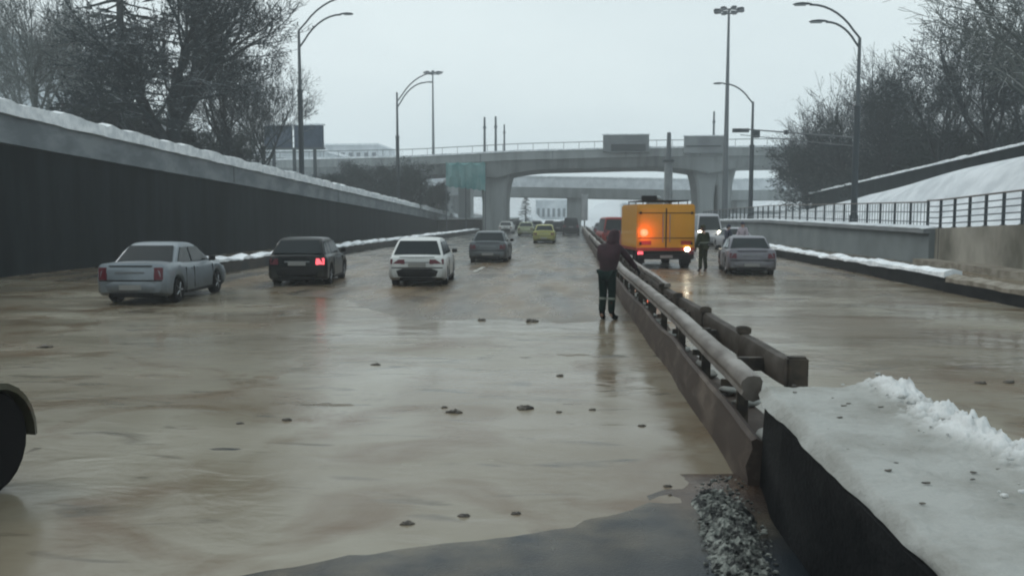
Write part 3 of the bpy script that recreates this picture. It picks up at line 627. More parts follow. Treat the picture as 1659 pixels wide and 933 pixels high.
# span wires and cross arm between the two right lamps
a = at_y(1200, 209, 80); c = at_y(1392, 224, 50.2)
sw = thing('overhead_line', 'pair of overhead trolley cables strung between the two right street lamps', 'overhead line', (a.x, 80, 0))
b = MB(); b.tube([a, c], .06, 6); b.tube([a-Vector((0, 0, .55)), c-Vector((0, 0, .5))], .035, 6); pl(b.build('cable', 'pole_dark'), sw)
b = MB(); b.box((a.x, a.y, a.z-.15), (1.5, .3, .35)); b.box(((a+c)/2)[:], (.25, .5, .3)); b.box((a.x+1.4, a.y-.3, a.z-.5), (.5, .6, .7)); pl(b.build('insulator_box', 'pole_dark'), sw)
def mast(label, px, Y, top, crown, zb_):
    p = at_y(px, top, Y); t = thing('floodlight_mast', label, 'floodlight mast', (p.x, Y, zb_), group='floodlight masts'); h = p.z-zb_
    b = MB(); b.tube([(0, 0, -.3), (0, 0, h*.4), (0, 0, h)], [.42, .30, .13], 12); b.build('pole', 'pole', t, smooth=True)
    b = MB(); n = 14; b.tube([(crown*.62*math.cos(k*2*math.pi/n), crown*.62*math.sin(k*2*math.pi/n), h-.15) for k in range(n+1)], .09, 6, cap=False)
    for k in range(4): b.tube([(0, 0, h-.1), (crown*.62*math.cos(k*math.pi/2), crown*.62*math.sin(k*math.pi/2), h-.15)], .07, 5)
    b.build('crown_ring', 'pole_dark', t)
    for k in range(8):
        an = k*math.pi/4+.2; b = MB(); b.box((crown*.78*math.cos(an), crown*.78*math.sin(an), h-.05), (.75, .55, .30), an); b.build('floodlight', 'pole_dark', t, bevel=.05)
    return t
mast('tallest floodlight mast, rising in front of the right bridge pier', 1181, 105, 17, 1.9, -.2)
mast('distant floodlight mast behind the bridge left of the lamp', 701, 165, 118, 1.9, 2)
def polemesh(label, px, Y, ytop, z0, r0, r1, group=None, name='pole', cat='pole'):
    p = at_y(px, ytop, Y); t = thing(name, label, cat, (p.x, Y, z0), group=group); h = p.z-z0
    b = MB(); b.tube([(0, 0, -.2), (0, 0, h)], [r0, r1], 10); b.build('shaft', 'pole', t, smooth=True)
    b = MB(); b.tube([(0, 0, h*.72), (0, 0, h*.72+.25)], r0*1.2, 8); b.build('collar', 'pole_dark', t); return t
t = polemesh('thick tapering pole behind the orange truck, crossing the bridge', 1084, 95, 215, -.2, .55, .22)
b = MB(); b.tube([(0, 0, 4), (0, 0, 8.4)], .46, 12); b.build('sleeve', 'concrete', t, smooth=True)
for lab, px, yt, r in (('leftmost of three thin poles standing on the bridge', 785, 190, .20), ('middle one of three thin poles standing on the bridge', 803, 189, .20), ('shortest and rightmost of three thin poles on the bridge', 817, 202, .15), ('thin pole on the bridge beside the tall floodlight mast', 1157, 181, .18)):
    polemesh(lab, px, BY+8, yt, deck_top(xb(px)), r, r*.7, 'thin poles on the bridge')
p = at_y(947, 350, 128); t = thing('light_gap_panel', 'small white upright panel standing in for a gap of light at the far end of the median', 'sign', (p.x, 128, 0))
b = MB(); b.bx(-.5, .5, -.2, .2, 1.6, 5.6); b.build('panel', 'snow_edge', t, bevel=.03); b = MB(); b.bx(-.1, .1, -.1, .1, -.2, 1.6); b.build('post', 'pole', t)  # white panel and its post are added to stand in for a bright gap

# ------------------------------------------------------------------ billboard and far buildings
bb = thing('billboard', 'large dark blue billboard on posts behind the first left street lamp', 'billboard', (-38, 90, 0))
a, c = at_y(427, 204, 90), at_y(523, 239, 90); m_ = at_y(474, 220, 90)
b = MB(); b.bx(a.x, m_.x-.15, 90, 90.5, c.z, a.z); pl(b.build('panel', 'rubbersign', bevel=.04), bb)
b = MB(); b.bx(m_.x+.15, c.x, 90, 90.5, c.z, a.z); pl(b.build('panel', 'rubbersign', bevel=.04), bb)
b = MB(); b.bx(a.x-.15, c.x+.15, 89.85, 90.6, a.z+.003, a.z+.16); pl(b.build('snow_cap', 'snow_edge'), bb)
b = MB(); b.bx(a.x-.1, c.x+.1, 89.9, 90.6, c.z-.2, c.z-.003); pl(b.build('frame', 'pole'), bb)
for q in (.15, .5, .85):
    b = MB(); x = lerp(a.x, c.x, q); b.bx(x-.15, x+.15, 90.1, 90.4, 3, c.z-.2); pl(b.build('post', 'pole_dark'), bb)
def building(name, label, x0, x1, ytop, Y, depth, floors, bays, z0, roof_snow=True, mtl='building'):
    a, c = at_y(x0, ytop, Y), at_y(x1, ytop, Y); t = thing(name, label, 'building', ((a.x+c.x)/2, Y, z0)); h = a.z-z0; hw = (c.x-a.x)/2
    b = MB(); b.bx(-hw, hw, 0, depth, -2, h); b.build('wall', mtl, t)
    b = MB(); b.bx(-hw-.3, hw+.3, -.3, depth+.3, h+.005, h+.45); b.build('snow_roof', 'snow_edge', t)
    for i in range(bays):
        for j in range(floors):
            x = -hw+(i+.5)*2*hw/bays; z = h*(j+.6)/(floors+.3); w_ = 2*hw/bays*.5; q = h/(floors+.3)*.5
            b = MB(); b.bx(x-w_/2, x+w_/2, -.03, .01, z-q/2, z+q/2); b.build('window', 'bluewin', t)
    return t
building('office_building', 'pale low building with a row of windows under the billboard', 400, 520, 246, 150, 18, 2, 9, 5)
building('office_building', 'distant pale block with dark window bands right of the billboard', 524, 612, 236, 210, 20, 3, 7, 7)
building('warehouse', 'long low building in the gap below the viaduct, beyond the far traffic', 868, 935, 325, 260, 20, 1, 8, .3)
building('warehouse', 'low snowy roofed building in the gap behind the orange truck', 1010, 1150, 330, 230, 20, 1, 12, .3)
building('tower_block', 'faint pale apartment tower at the upper left edge behind the trees', -60, 30, 60, 190, 22, 9, 6, 6)

# ------------------------------------------------------------------ trees
def tree_meshes(seed, H, spread, levels, kids, up, twig_m, trunk_m, r0, low=.25, leaves=0, leafsize=.12, conifer=False):
    TW = .016; rnd = random.Random(seed); tr = MB(); cw = MB(); tips = []
    def grow(p, d, ln, r, lev):
        pts = [p]; rs = [r]; q = p.copy(); dd = d.copy(); k = 4 if lev < 2 else (3 if lev < 4 else 2)
        for i in range(k):
            dd = (dd+Vector((rnd.gauss(0, .13 if lev else .035), rnd.gauss(0, .13 if lev else .035), rnd.gauss(0, .09)+up*.10))).normalized(); q = q+dd*ln/k; pts.append(q.copy()); rs.append(max(TW, r*(1-.42*(i+1)/k)))
        (tr if lev < 2 else cw).tube(pts, rs, 9 if lev == 0 else (5 if lev < 3 else 3), cap=False)
        if lev >= 2: tips.append(pts[-1]); tips.append(pts[len(pts)//2])
        if lev >= levels: return
        nk = kids[min(lev, len(kids)-1)]
        for i in range(nk):
            t = (low+(1-low)*(i+rnd.random())/nk) if lev == 0 else rnd.uniform(.3, 1.0)
            j = min(k-1, int(t*k)); bp = pts[j].lerp(pts[j+1], t*k-j)
            az = rnd.uniform(0, 2*math.pi)+i*2.4; side = dd.orthogonal().normalized(); side.rotate(Matrix.Rotation(az, 3, dd))
            ang = rnd.uniform(.45, 1.0) if lev else rnd.uniform(.55, 1.15)*spread
            nd = (dd*math.cos(ang)+side*math.sin(ang)).normalized(); nd.z += up*.15; nd.normalize()
            grow(bp, nd, ln*rnd.uniform(.5, .72)*(1.15 if lev == 0 else 1), max(TW, rs[j]*rnd.uniform(.42, .6)), lev+1)
        if lev > 0: grow(pts[-1], dd, ln*.6, rs[-1]*.9, lev+1)
    if conifer:
        tr.tube([(0, 0, -.3), (0, 0, H*.5), (0, 0, H)], [r0, r0*.6, .02], 7)
        for i in range(int(H*16)):
            t = rnd.random()**.8; z = H*(.08+.92*t); az = rnd.uniform(0, 6.283); l_ = (1-t)**.8*H*.24*rnd.uniform(.7, 1.15)+.15
            d = Vector((math.cos(az), math.sin(az), -.25)); p0 = Vector((0, 0, z)); cw.tube([p0, p0+d*l_*.6, p0+d*l_+Vector((0, 0, .05))], [.05, .03, .01], 3, cap=False)
            for k in range(9):
                u = rnd.uniform(.2, 1); c_ = p0+d*l_*u; s = rnd.uniform(.12, .3); a = Vector((rnd.gauss(0, 1), rnd.gauss(0, 1), rnd.gauss(-.5, .5))).normalized()*s; e = a.orthogonal().normalized()*s*.28
                cw.add([c_-e, c_+e, c_+a], [(0, 1, 2)])
    else:
        grow(Vector((0, 0, -.4)), Vector((0, 0, 1)), H*.55, r0, 0)
        for i in range(leaves):
            c_ = rnd.choice(tips)+Vector((rnd.gauss(0, .22), rnd.gauss(0, .22), rnd.gauss(0, .2))); a = Vector((rnd.gauss(0, 1), rnd.gauss(0, 1), rnd.gauss(.2, .8))).normalized()*rnd.uniform(.6, 1.6)*leafsize; e = a.orthogonal().normalized()*leafsize*rnd.uniform(.10, .26)
            cw.add([c_-e, c_+e, c_+a], [(0, 1, 2)])
    root = thing('tree', '', 'tree'); tr.build('trunk', trunk_m, root, smooth=2); cw.build('crown', twig_m, root); return root
proto = {
 'oak': tree_meshes(3, 13, 1.0, 5, [10, 5, 4, 4, 3], .5, 'twig', 'bark', .62, .16, 9000, .30),
 'bare': tree_meshes(11, 12, .8, 5, [8, 4, 4, 3, 3], .9, 'twig', 'bark', .32, .25, 3500, .24),
 'slim': tree_meshes(23, 11, .45, 4, [12, 5, 4, 3], 1.3, 'twig', 'bark', .19, .2, 1500, .24),
 'snowy': tree_meshes(31, 13, .95, 5, [9, 4, 4, 3, 3], .4, 'bark_pale', 'bark_pale', .34, .2, 3000, .2),
 'bush': tree_meshes(41, 6, 1.2, 4, [14, 6, 5, 3], .4, 'needle', 'bark', .16, .02, 14000, .24),
 'spruce': tree_meshes(51, 12, 1, 0, [1], 0, 'needle', 'bark', .2, conifer=True),
}
used = {}
def tree(kind, label, px, Y, ytop, name='bare_tree', cat='tree', X=None, wide=1.0, rot=None, group=None, lean=0):
    x = X if X is not None else at_y(px, 300, Y).x
    z0 = terrain_z(x, Y); H = at_y(px, ytop, Y).z-z0
    src = proto[kind]
    t = src if kind not in used else copy_tree(src)
    if kind not in used:
        used[kind] = max((v.co.z for c_ in src.children for v in c_.data.vertices))
    s = H/used[kind]; t.location = (x, Y, z0); t.scale = (s*wide, s*wide, s); t.rotation_euler = (lean*.5, lean, random.uniform(0, 6.28) if rot is None else rot)
    t.name = name; tag(t, label, cat, group)
    if group is None and 'group' in t: del t['group']
    return t
GLT = 'trees above the left wall'; GRT = 'trees above the right wall'
tree('oak', 'biggest dark tree with a thick trunk and spreading twigs above the left wall', 283, 50, -120, wide=.92, group=GLT, rot=.4)
tree('spruce', 'tall dark conifer left of the biggest tree above the left wall', 205, 58, -130, 'conifer', wide=1.7, group=GLT)
tree('bare', 'bare tree with light twigs just right of the biggest left tree', 372, 62, 30, wide=1.05, group=GLT)
tree('bare', 'small pale bare tree nearest the billboard on the left', 425, 74, 95, wide=1.0, group=GLT)
tree('snowy', 'pale snow dusted tree at the far left with forked trunk', 58, 46, -90, 'snowy_tree', wide=.9, group=GLT)
tree('snowy', 'half hidden pale tree between the far left tree and the conifer', 128, 60, -40, 'snowy_tree', wide=.9, group=GLT)
tree('snowy', 'snow dusted tree cut by the left edge of the photo', -32, 52, 10, 'snowy_tree', wide=.9, group=GLT)
tree('bush', 'dark shrub mass at the foot of the far left pale trees', 150, 56, 120, 'shrub', 'shrub', wide=1.3, group=GLT)
tree('bush', 'low dark shrub under the biggest left tree', 245, 60, 150, 'shrub', 'shrub', wide=1.3, group=GLT)
tree('bush', 'low shrub right of the biggest left trunk', 345, 70, 176, 'shrub', 'shrub', wide=1.2, group=GLT)
tree('bush', 'dark round bush at the far end of the left wall behind the lamp', 662, 104, 247, 'bush', 'bush', X=-23, wide=1.25)
tree('bush', 'lower dark bush left of the lamp at the far end of the left wall', 612, 100, 250, 'bush', 'bush', X=-25.5, wide=1.2)
tree('bush', 'small dark bush nearest the netting left of the bridge pier', 700, 120, 285, 'bush', 'bush', X=-21.5, wide=1.2)
tree('bush', 'flat dark bush behind the left wall below the billboard', 548, 92, 268, 'bush', 'bush', X=-27, wide=1.5)
tree('spruce', 'small dark conifer standing in the white gap under the viaduct', 852, 160, 315, 'conifer', X=at_y(852, 340, 160).x, wide=1.5)
for lab, px, Y, yt, k, wd in (
  ('huge snow laden tree with heavy boughs at the upper right edge', 1700, 38, -190, 'snowy', 1.25),
  ('tall dark tree behind the huge snowy tree at the right edge', 1600, 58, -40, 'bare', 1.15),
  ('broad dark tree between the right edge tree and the slim trees', 1520, 66, 60, 'bare', 1.1),
  ('dark tree at the right edge low behind the ramp wall', 1655, 64, 40, 'bare', 1.2)):
    tree(k, lab, px, Y, yt, 'snowy_tree' if k == 'snowy' else 'bare_tree', wide=wd, group=GRT)
for i, (px, Y, yt, lab) in enumerate(((1335, 92, 150, 'leftmost slim bare tree beside the right end of the bridge'), (1368, 84, 118, 'second slim bare tree from the bridge, left of the right lamp'),
      (1412, 78, 80, 'slim bare tree directly right of the right street lamp'), (1445, 74, 72, 'slim bare tree with dense upright boughs right of the lamp'), (1478, 82, 92, 'slim bare tree nearest the broad dark tree'),
      (1310, 100, 185, 'smallest slim bare tree in front of the right end of the bridge'))):
    tree('slim', lab, px, Y, yt, wide=1.25, group=GRT)
for i, (px, Y, yt, lab) in enumerate(((1350, 90, 215, 'dark undergrowth shrub left of the right lamp base'), (1420, 84, 205, 'dark undergrowth shrub right of the right lamp'), (1490, 76, 195, 'dark undergrowth shrub above the middle of the ramp wall'), (1560, 70, 175, 'dark undergrowth shrub above the upper ramp wall'), (1630, 66, 160, 'dark undergrowth shrub at the right edge above the ramp wall'))):
    tree('bush', lab, px, Y, yt, 'shrub', 'shrub', wide=1.5, group='undergrowth behind the ramp wall')
# ------------------------------------------------------------------ vehicles
def wheel(parent, x, y, r, wdt, side):
    b = MB(); prof = [(r*.62, .5), (r*.93, .5), (r, .38), (r, -.38), (r*.93, -.5), (r*.62, -.5)]; n = 22; rings = []
    for q, t in prof: rings.append([(q*math.cos(k*2*math.pi/n), t*wdt, q*math.sin(k*2*math.pi/n)) for k in range(n)])
    b.loft(rings, caps=True); ty = b.build('tyre', 'black', None, smooth=True)
    wh = thing('wheel', None, None, (x, y, r)); wh.parent = parent; ty.parent = wh
    b = MB(); o = side*wdt*.47
    rings = []
    for q, t in ((r*.64, o), (r*.60, o*.8), (r*.2, o*.72), (r*.12, o*.95)): rings.append([(q*math.cos(k*2*math.pi/n), t, q*math.sin(k*2*math.pi/n)) for k in range(n)])
    b.loft(rings); 
    for k in range(5):
        a = k*2*math.pi/5; b.tube([(r*.1*math.cos(a), o*.95, r*.1*math.sin(a)), (r*.6*math.cos(a), o*.93, r*.6*math.sin(a))], .03, 4)
    rm = b.build('rim', 'rim', wh, smooth=True); return wh
def car(name, label, cat, rear, Lc, W, H, pnt, style='sedan', yaw=0., lit=False, tail='tail', rear_plate=True, group='cars stuck in the flooded underpass', z=0., detail=True, front_lit=False, tshape='square', flip=False):
    """rear = world point of the rear bumper centre (front bumper when flip); local x runs forward along the car."""
    hd = math.pi/2+yaw+(math.pi if flip else 0)
    fx, fy = math.cos(hd), math.sin(hd); k = -1 if flip else 1
    t = thing(name, label, cat, (rear.x+k*fx*Lc/2, rear.y+k*fy*Lc/2, z), hd, group)
    h2 = Lc/2; wr = .315 if H < 1.5 else .345; xr, xf = -h2+Lc*.195, h2-Lc*.19
    if style == 'sedan': deck = [(-h2, .86*H/1.45), (-h2+.06, .98*H/1.45), (-h2+.9, 1.0*H/1.45), (-h2+1.6, .95*H/1.45), (h2-1.35, .93*H/1.45), (h2-.5, .82*H/1.45), (h2-.1, .70*H/1.45), (h2, .58*H/1.45)]; g0, g1, g2, g3 = -h2+.72, -h2+1.32, h2-1.95, h2-1.15; belt = .93*H/1.45
    elif style == 'hatch': deck = [(-h2, .92*H/1.5), (-h2+.05, .98*H/1.5), (-h2+.5, 1.0*H/1.5), (h2-1.3, .96*H/1.5), (h2-.4, .84*H/1.5), (h2-.08, .7*H/1.5), (h2, .6*H/1.5)]; g0, g1, g2, g3 = -h2+.07, -h2+.55, h2-1.95, h2-1.1; belt = .96*H/1.5
    else: deck = [(-h2, 1.0), (-h2+.05, 1.08), (h2-1.0, 1.08), (h2-.2, .95), (h2, .7)]; g0, g1, g2, g3 = -h2+.03, -h2+.12, h2-1.35, h2-.75; belt = 1.05
    N = 54; rings = []; hw = W/2
    for i in range(N+1):
        x = -h2+Lc*i/N; e = min(1, (x+h2)/.22, (h2-x)/.40); e = max(0, e); taper = .86+.14*math.sqrt(max(0, 1-(1-e)**2))
        ww = hw*taper; zt = interp(deck, x); zl = .21+.10*(1-e)
        for xw in (xr, xf):
            d = abs(x-xw); ra = wr+.065
            if d < ra: zl = max(zl, wr+math.sqrt(ra*ra-d*d)*.98)
        zl = min(zl, zt-.14); mid = lerp(zl, zt, .45)
        half = [(0, zl), (ww*.93, zl), (ww*.985, zl+.05), (ww, mid), (ww*.985, lerp(mid, zt, .55)), (ww*.955, zt-.06), (ww*.90, zt-.008), (ww*.45, zt+.018)]
        rings.append([(x, y_, z_) for y_, z_ in half]+[(x, 0, zt+.025)]+[(x, -y_, z_) for y_, z_ in reversed(half[1:])])
    b = MB(); b.loft(rings); body = b.build('body', pnt, t, smooth=True)
    b = MB(); b.bx(-h2+.25, h2-.3, -hw*.72, hw*.72, .17, .50); b.build('underbody', 'trim', t)
    # cabin
    wb, wt = hw*.90, hw*.72; rings = []; M_ = 44
    for i in range(M_+1):
        x = g0+(g3-g0)*i/M_
        zr = sum(interp([(g0, belt), (g1, H-.02), (lerp(g1, g2, .5), H+.01), (g2, H-.03), (g3, belt)], x+o_) for o_ in (-.22, -.11, 0, .11, .22))/5; zr = max(belt, zr if g0+.2 < x < g3-.2 else interp([(g0, belt), (g1, H-.03), (g2, H-.03), (g3, belt)], x)); f = max(0, (zr-belt)/(H-belt)); wz = lerp(wb, wt, f)
        rings.append([(x, wb, belt-.06), (x, wz+.012*f, max(belt-.05, zr-.075*f)), (x, wz*.985, zr-.03*f), (x, wz*.93, zr-.008), (x, wz*.75, zr+.006), (x, wz*.4, zr+.016), (x, -wz*.4, zr+.016), (x, -wz*.75, zr+.006), (x, -wz*.93, zr-.008), (x, -wz*.985, zr-.03*f), (x, -wz-.012*f, max(belt-.05, zr-.075*f)), (x, -wb, belt-.06)])
    b = MB(); b.loft(rings); b.build('cabin', pnt, t, smooth=True)
    def sidept(x, z, s, off=.016):
        f = (z-belt)/(H-belt); return (x, s*(lerp(wb, wt, f)+off), z)
    zt_, zb2 = H-.115, belt+.035
    def xa(z, back): return lerp(g0, g1, (z-belt)/(H-belt)) if back else lerp(g3, g2, (z-belt)/(H-belt))
    m1 = lerp(g1, g2, .46); splits = [(None, m1-.05), (m1+.05, None)]
    if style == 'hatch' or style == 'van': m0 = lerp(g1, g2, .12); splits = [(None, m0-.03), (m0+.05, m1-.03), (m1+.05, None)]
    for s in (-1, 1):
        for a, c in splits:
            pb = [(a if a is not None else xa(zb2, True)+.16), (a if a is not None else xa(zt_, True)+.16)]
            pf = [(c if c is not None else xa(zb2, False)-.14), (c if c is not None else xa(zt_, False)-.12)]
            if pf[1]-pb[1] < .03: pb[1] = pf[1]-.03
            if pf[0]-pb[0] < .05: continue
            b = MB(); v = [sidept(pb[0], zb2, s), sidept(pf[0], zb2, s), sidept(pf[1], zt_, s), sidept(pb[1], zt_, s)]
            v2_ = [(p[0], p[1]-s*.02, p[2]) for p in v]; b.add(v+v2_, [(0, 1, 2, 3), (4, 7, 6, 5), (0, 4, 5, 1), (1, 5, 6, 2), (2, 6, 7, 3), (3, 7, 4, 0)]); b.build('side_window', 'glass', t)
    def screen(nm, xb_, xt_, sgn):
        b = MB(); v = []
        nrm = Vector((sgn*(H-belt), 0, abs(xt_-xb_))).normalized()*.034
        for u, q in ((.10, .84), (.86, .80)):
            z = lerp(belt, H-.02, u); x = lerp(xb_, xt_, u); wv = lerp(wb, wt, u)*q*1.08
            v.append((x, -wv, z)); v.append((x, wv, z))
        v = [Vector(p) for p in v]; v = [v[0], v[1], v[3], v[2]]; f = [p+nrm for p in v]; bk = [p-nrm*.9 for p in v]
        b.add(f+bk, [(0, 1, 2, 3), (4, 7, 6, 5), (0, 4, 5, 1), (1, 5, 6, 2), (2, 6, 7, 3), (3, 7, 4, 0)]); b.build(nm, 'glass', t, bevel=.004)
    screen('rear_window', g0, g1, -1); screen('windscreen', g3, g2, 1)
    for xw in (xr, xf):
        for s in (-1, 1): wheel(t, xw, s*(hw-.12), wr, .2, s)
    # lights, bumpers, plates, mirrors, seams
    zt0 = interp(deck, -h2+.1)
    for s in (-1, 1):
        b = MB()
        if tshape == 'tall': y0, y1, z0, z1 = hw*.66, hw*.90, .60*H/1.45, .90*H/1.45
        elif tshape == 'wide': y0, y1, z0, z1 = hw*.42, hw*.92, .72*H/1.5, .88*H/1.5
        else: y0, y1, z0, z1 = hw*.62, hw*.90, .66*H/1.45, .86*H/1.45
        v = []
        for q in (0, 1):
            dx = -.018 if q == 0 else .10
            v += [(-h2+dx+(0 if q == 0 else 0), s*y0, z0), (-h2+dx+.02, s*(y1+(0 if q == 0 else hw*.01)), z0), (-h2+dx+.03, s*(y1+(0 if q == 0 else hw*.005)), z1), (-h2+dx+.01, s*y0, z1)]
        b.add(v, [(0, 1, 2, 3), (4, 7, 6, 5), (0, 4, 5, 1), (1, 5, 6, 2), (2, 6, 7, 3), (3, 7, 4, 0)]); b.build('tail_light', 'tail_on' if lit and s < 0 else tail, t, bevel=.012)
        b = MB(); b.box((h2-.10, s*hw*.68, .66*H/1.45), (.22, hw*.36, .13)); b.build('headlight', 'white_on' if front_lit else 'headlamp', t, bevel=.02)
        b = MB(); b.box((g3-.25, s*(hw+.055), belt+.06), (.10, .17, .12)); b.build('mirror', 'trim' if detail else pnt, t, bevel=.02)
    b = MB(); rr = []
    for zz, ex in ((.30, .01), (.34, .045), (.50, .055), (.565, .02)):
        rr.append([(-h2-ex+.02+max(0, abs(q)-.6)**2*.8, q*hw*.97, zz*H/1.45) for q in (-1, -.85, -.5, 0, .5, .85, 1)]+[(-h2+.25, hw*.97, zz*H/1.45), (-h2+.25, -hw*.97, zz*H/1.45)])
    b.loft(rr); b.build('rear_bumper', pnt if style == 'sedan' else 'trim', t, smooth=True)
    b = MB(); b.box((-h2-.045 if style != 'sedan' else -h2-.026, 0, .70*H/1.45 if style != 'sedan' else .43*H/1.45), (.05, .52, .115)); b.build('licence_plate', 'plate', t)
    b = MB(); b.bx(-h2-.008, -h2+.05, -hw*.88, hw*.88, .575*H/1.45, .605*H/1.45); b.build('bumper_gap', 'trim', t)
    b = MB(); b.bx(-h2-.006, -h2+.05, -hw*.60, hw*.60, zt0-.055, zt0-.035); b.build('boot_gap', 'trim', t)
    b = MB(); b.bx(-h2-.02, -h2+.04, -hw*.6, hw*.6, .235, .30); b.build('rear_valance', 'trim', t)
    if detail:
        for s in (-1, 1):
            for xx in (m1, lerp(g0, g1, .9)+.25, g3-.12):
                pass
            for k_ in (.05, .95):
                xh = lerp(lerp(g0, g1, .9)+.3, m1-.1, k_)
            for xh in (m1-.12, m1+.85*(g2-g1)/2-.15+.0):
                if xh < m1: xx = xh-.06
                b = MB(); b.box((xh-.02, s*(hw*.985+.012), belt-.13), (.16, .03, .028)); b.build('door_handle', pnt, t, bevel=.008)
        for s in (-1, 1):
            for xx in (m1, xr+.42, g3-.05): b = MB(); b.bx(xx-.006, xx+.006, s*hw*.99-.012, s*hw*.99+.014, .30, belt-.09); b.build('door_seam', 'trim', t)
        b = MB(); b.bx(xr+wr+.1, xf-wr-.1, -hw*1.004, hw*1.004, .20, .27); b.build('sill', 'trim', t)
        b = MB(); b.box((-h2-.012, 0, zt0-.20), (.03, W*.42, .035)); b.build('boot_trim', 'rim', t, bevel=.008)
    return t
def gp(px, py): return at_z(px, py)
car('sedan', 'silver sedan with tall red tail lamps, nearest car on the left', 'car', gp(213, 495), 4.25, 1.70, 1.46, 'silver', 'sedan', yaw=.07, tshape='tall')
car('hatchback', 'black hatchback with one glowing red tail lamp between two pale cars', 'car', gp(482, 465), 4.1, 1.80, 1.47, 'blackp', 'hatch', yaw=.12, lit=True)
t = car('crossover', 'white crossover with dark lower bumper in the middle of the left cars', 'car', gp(676, 466), 4.3, 1.74, 1.46, 'whitep', 'hatch', yaw=.08, tshape='wide')
car('sedan', 'muddy grey sedan driving ahead, just beyond the white crossover', 'car', gp(790, 427), 4.3, 1.76, 1.45, 'greyp', 'sedan', yaw=.02)
car('taxi', 'yellow sedan in the middle lane, darker at the bottom', 'car', gp(881, 395), 4.4, 1.76, 1.50, 'yellowp', 'sedan')
car('sedan', 'pale green sedan left of the yellow car', 'car', gp(851, 383), 4.4, 1.8, 1.55, 'palegreenp', 'sedan', detail=False)
car('sedan', 'small white sedan far away left of the pale green one', 'car', gp(819, 379), 4.4, 1.8, 1.55, 'whitep', 'hatch', detail=False)
car('van', 'dark van far up the road beside the median', 'van', Vector((at_y(925, 370, 96).x, 96, 0)), 4.8, 1.95, 2.05, 'darkp', 'van', detail=False)
car('hatchback', 'dark hatchback left of the far dark van', 'car', Vector((at_y(904, 370, 108).x, 108, 0)), 4.2, 1.8, 1.55, 'darkp', 'hatch', detail=False)
for px, Y, p_, lab in ((869, 118, 'palep', 'tiny pale hatchback between the pale green and yellow cars'), (890, 130, 'darkp', 'tiny dark hatchback just above the yellow car'), (838, 132, 'darkp', 'tiny dark hatchback farthest away beside the pier'), (915, 138, 'palep', 'tiny pale hatchback farthest away behind the dark van')):
    car('hatchback', lab, 'car', Vector((at_y(px, 365, Y).x, Y, 0)), 4.2, 1.8, 1.6, p_, 'hatch', detail=False)
car('sedan', 'lilac grey sedan seen from behind on the right carriageway', 'car', gp(1218, 448), 4.3, 1.72, 1.40, 'lilacp', 'sedan', yaw=-.08)
car('minibus', 'pale minibus facing the camera with lit headlights behind the orange truck', 'minibus', gp(1151, 400), 5.2, 2.0, 2.35, 'palep', 'van', yaw=-.03, front_lit=True, detail=False, flip=True)
car('sedan', 'pale sedan parked beyond the lilac sedan by the right parapet', 'car', gp(1200, 408), 4.3, 1.74, 1.45, 'palep', 'sedan', yaw=.04, detail=False)
car('van', 'red and white van in front of the orange truck beside the median', 'van', gp(997, 400), 4.6, 1.9, 2.1, 'redp', 'van', yaw=.10, detail=False)
car('sedan', 'pale lilac sedan beyond the median left of the red van', 'car', gp(975, 383), 4.4, 1.8, 1.5, 'lilacp', 'sedan', detail=False)

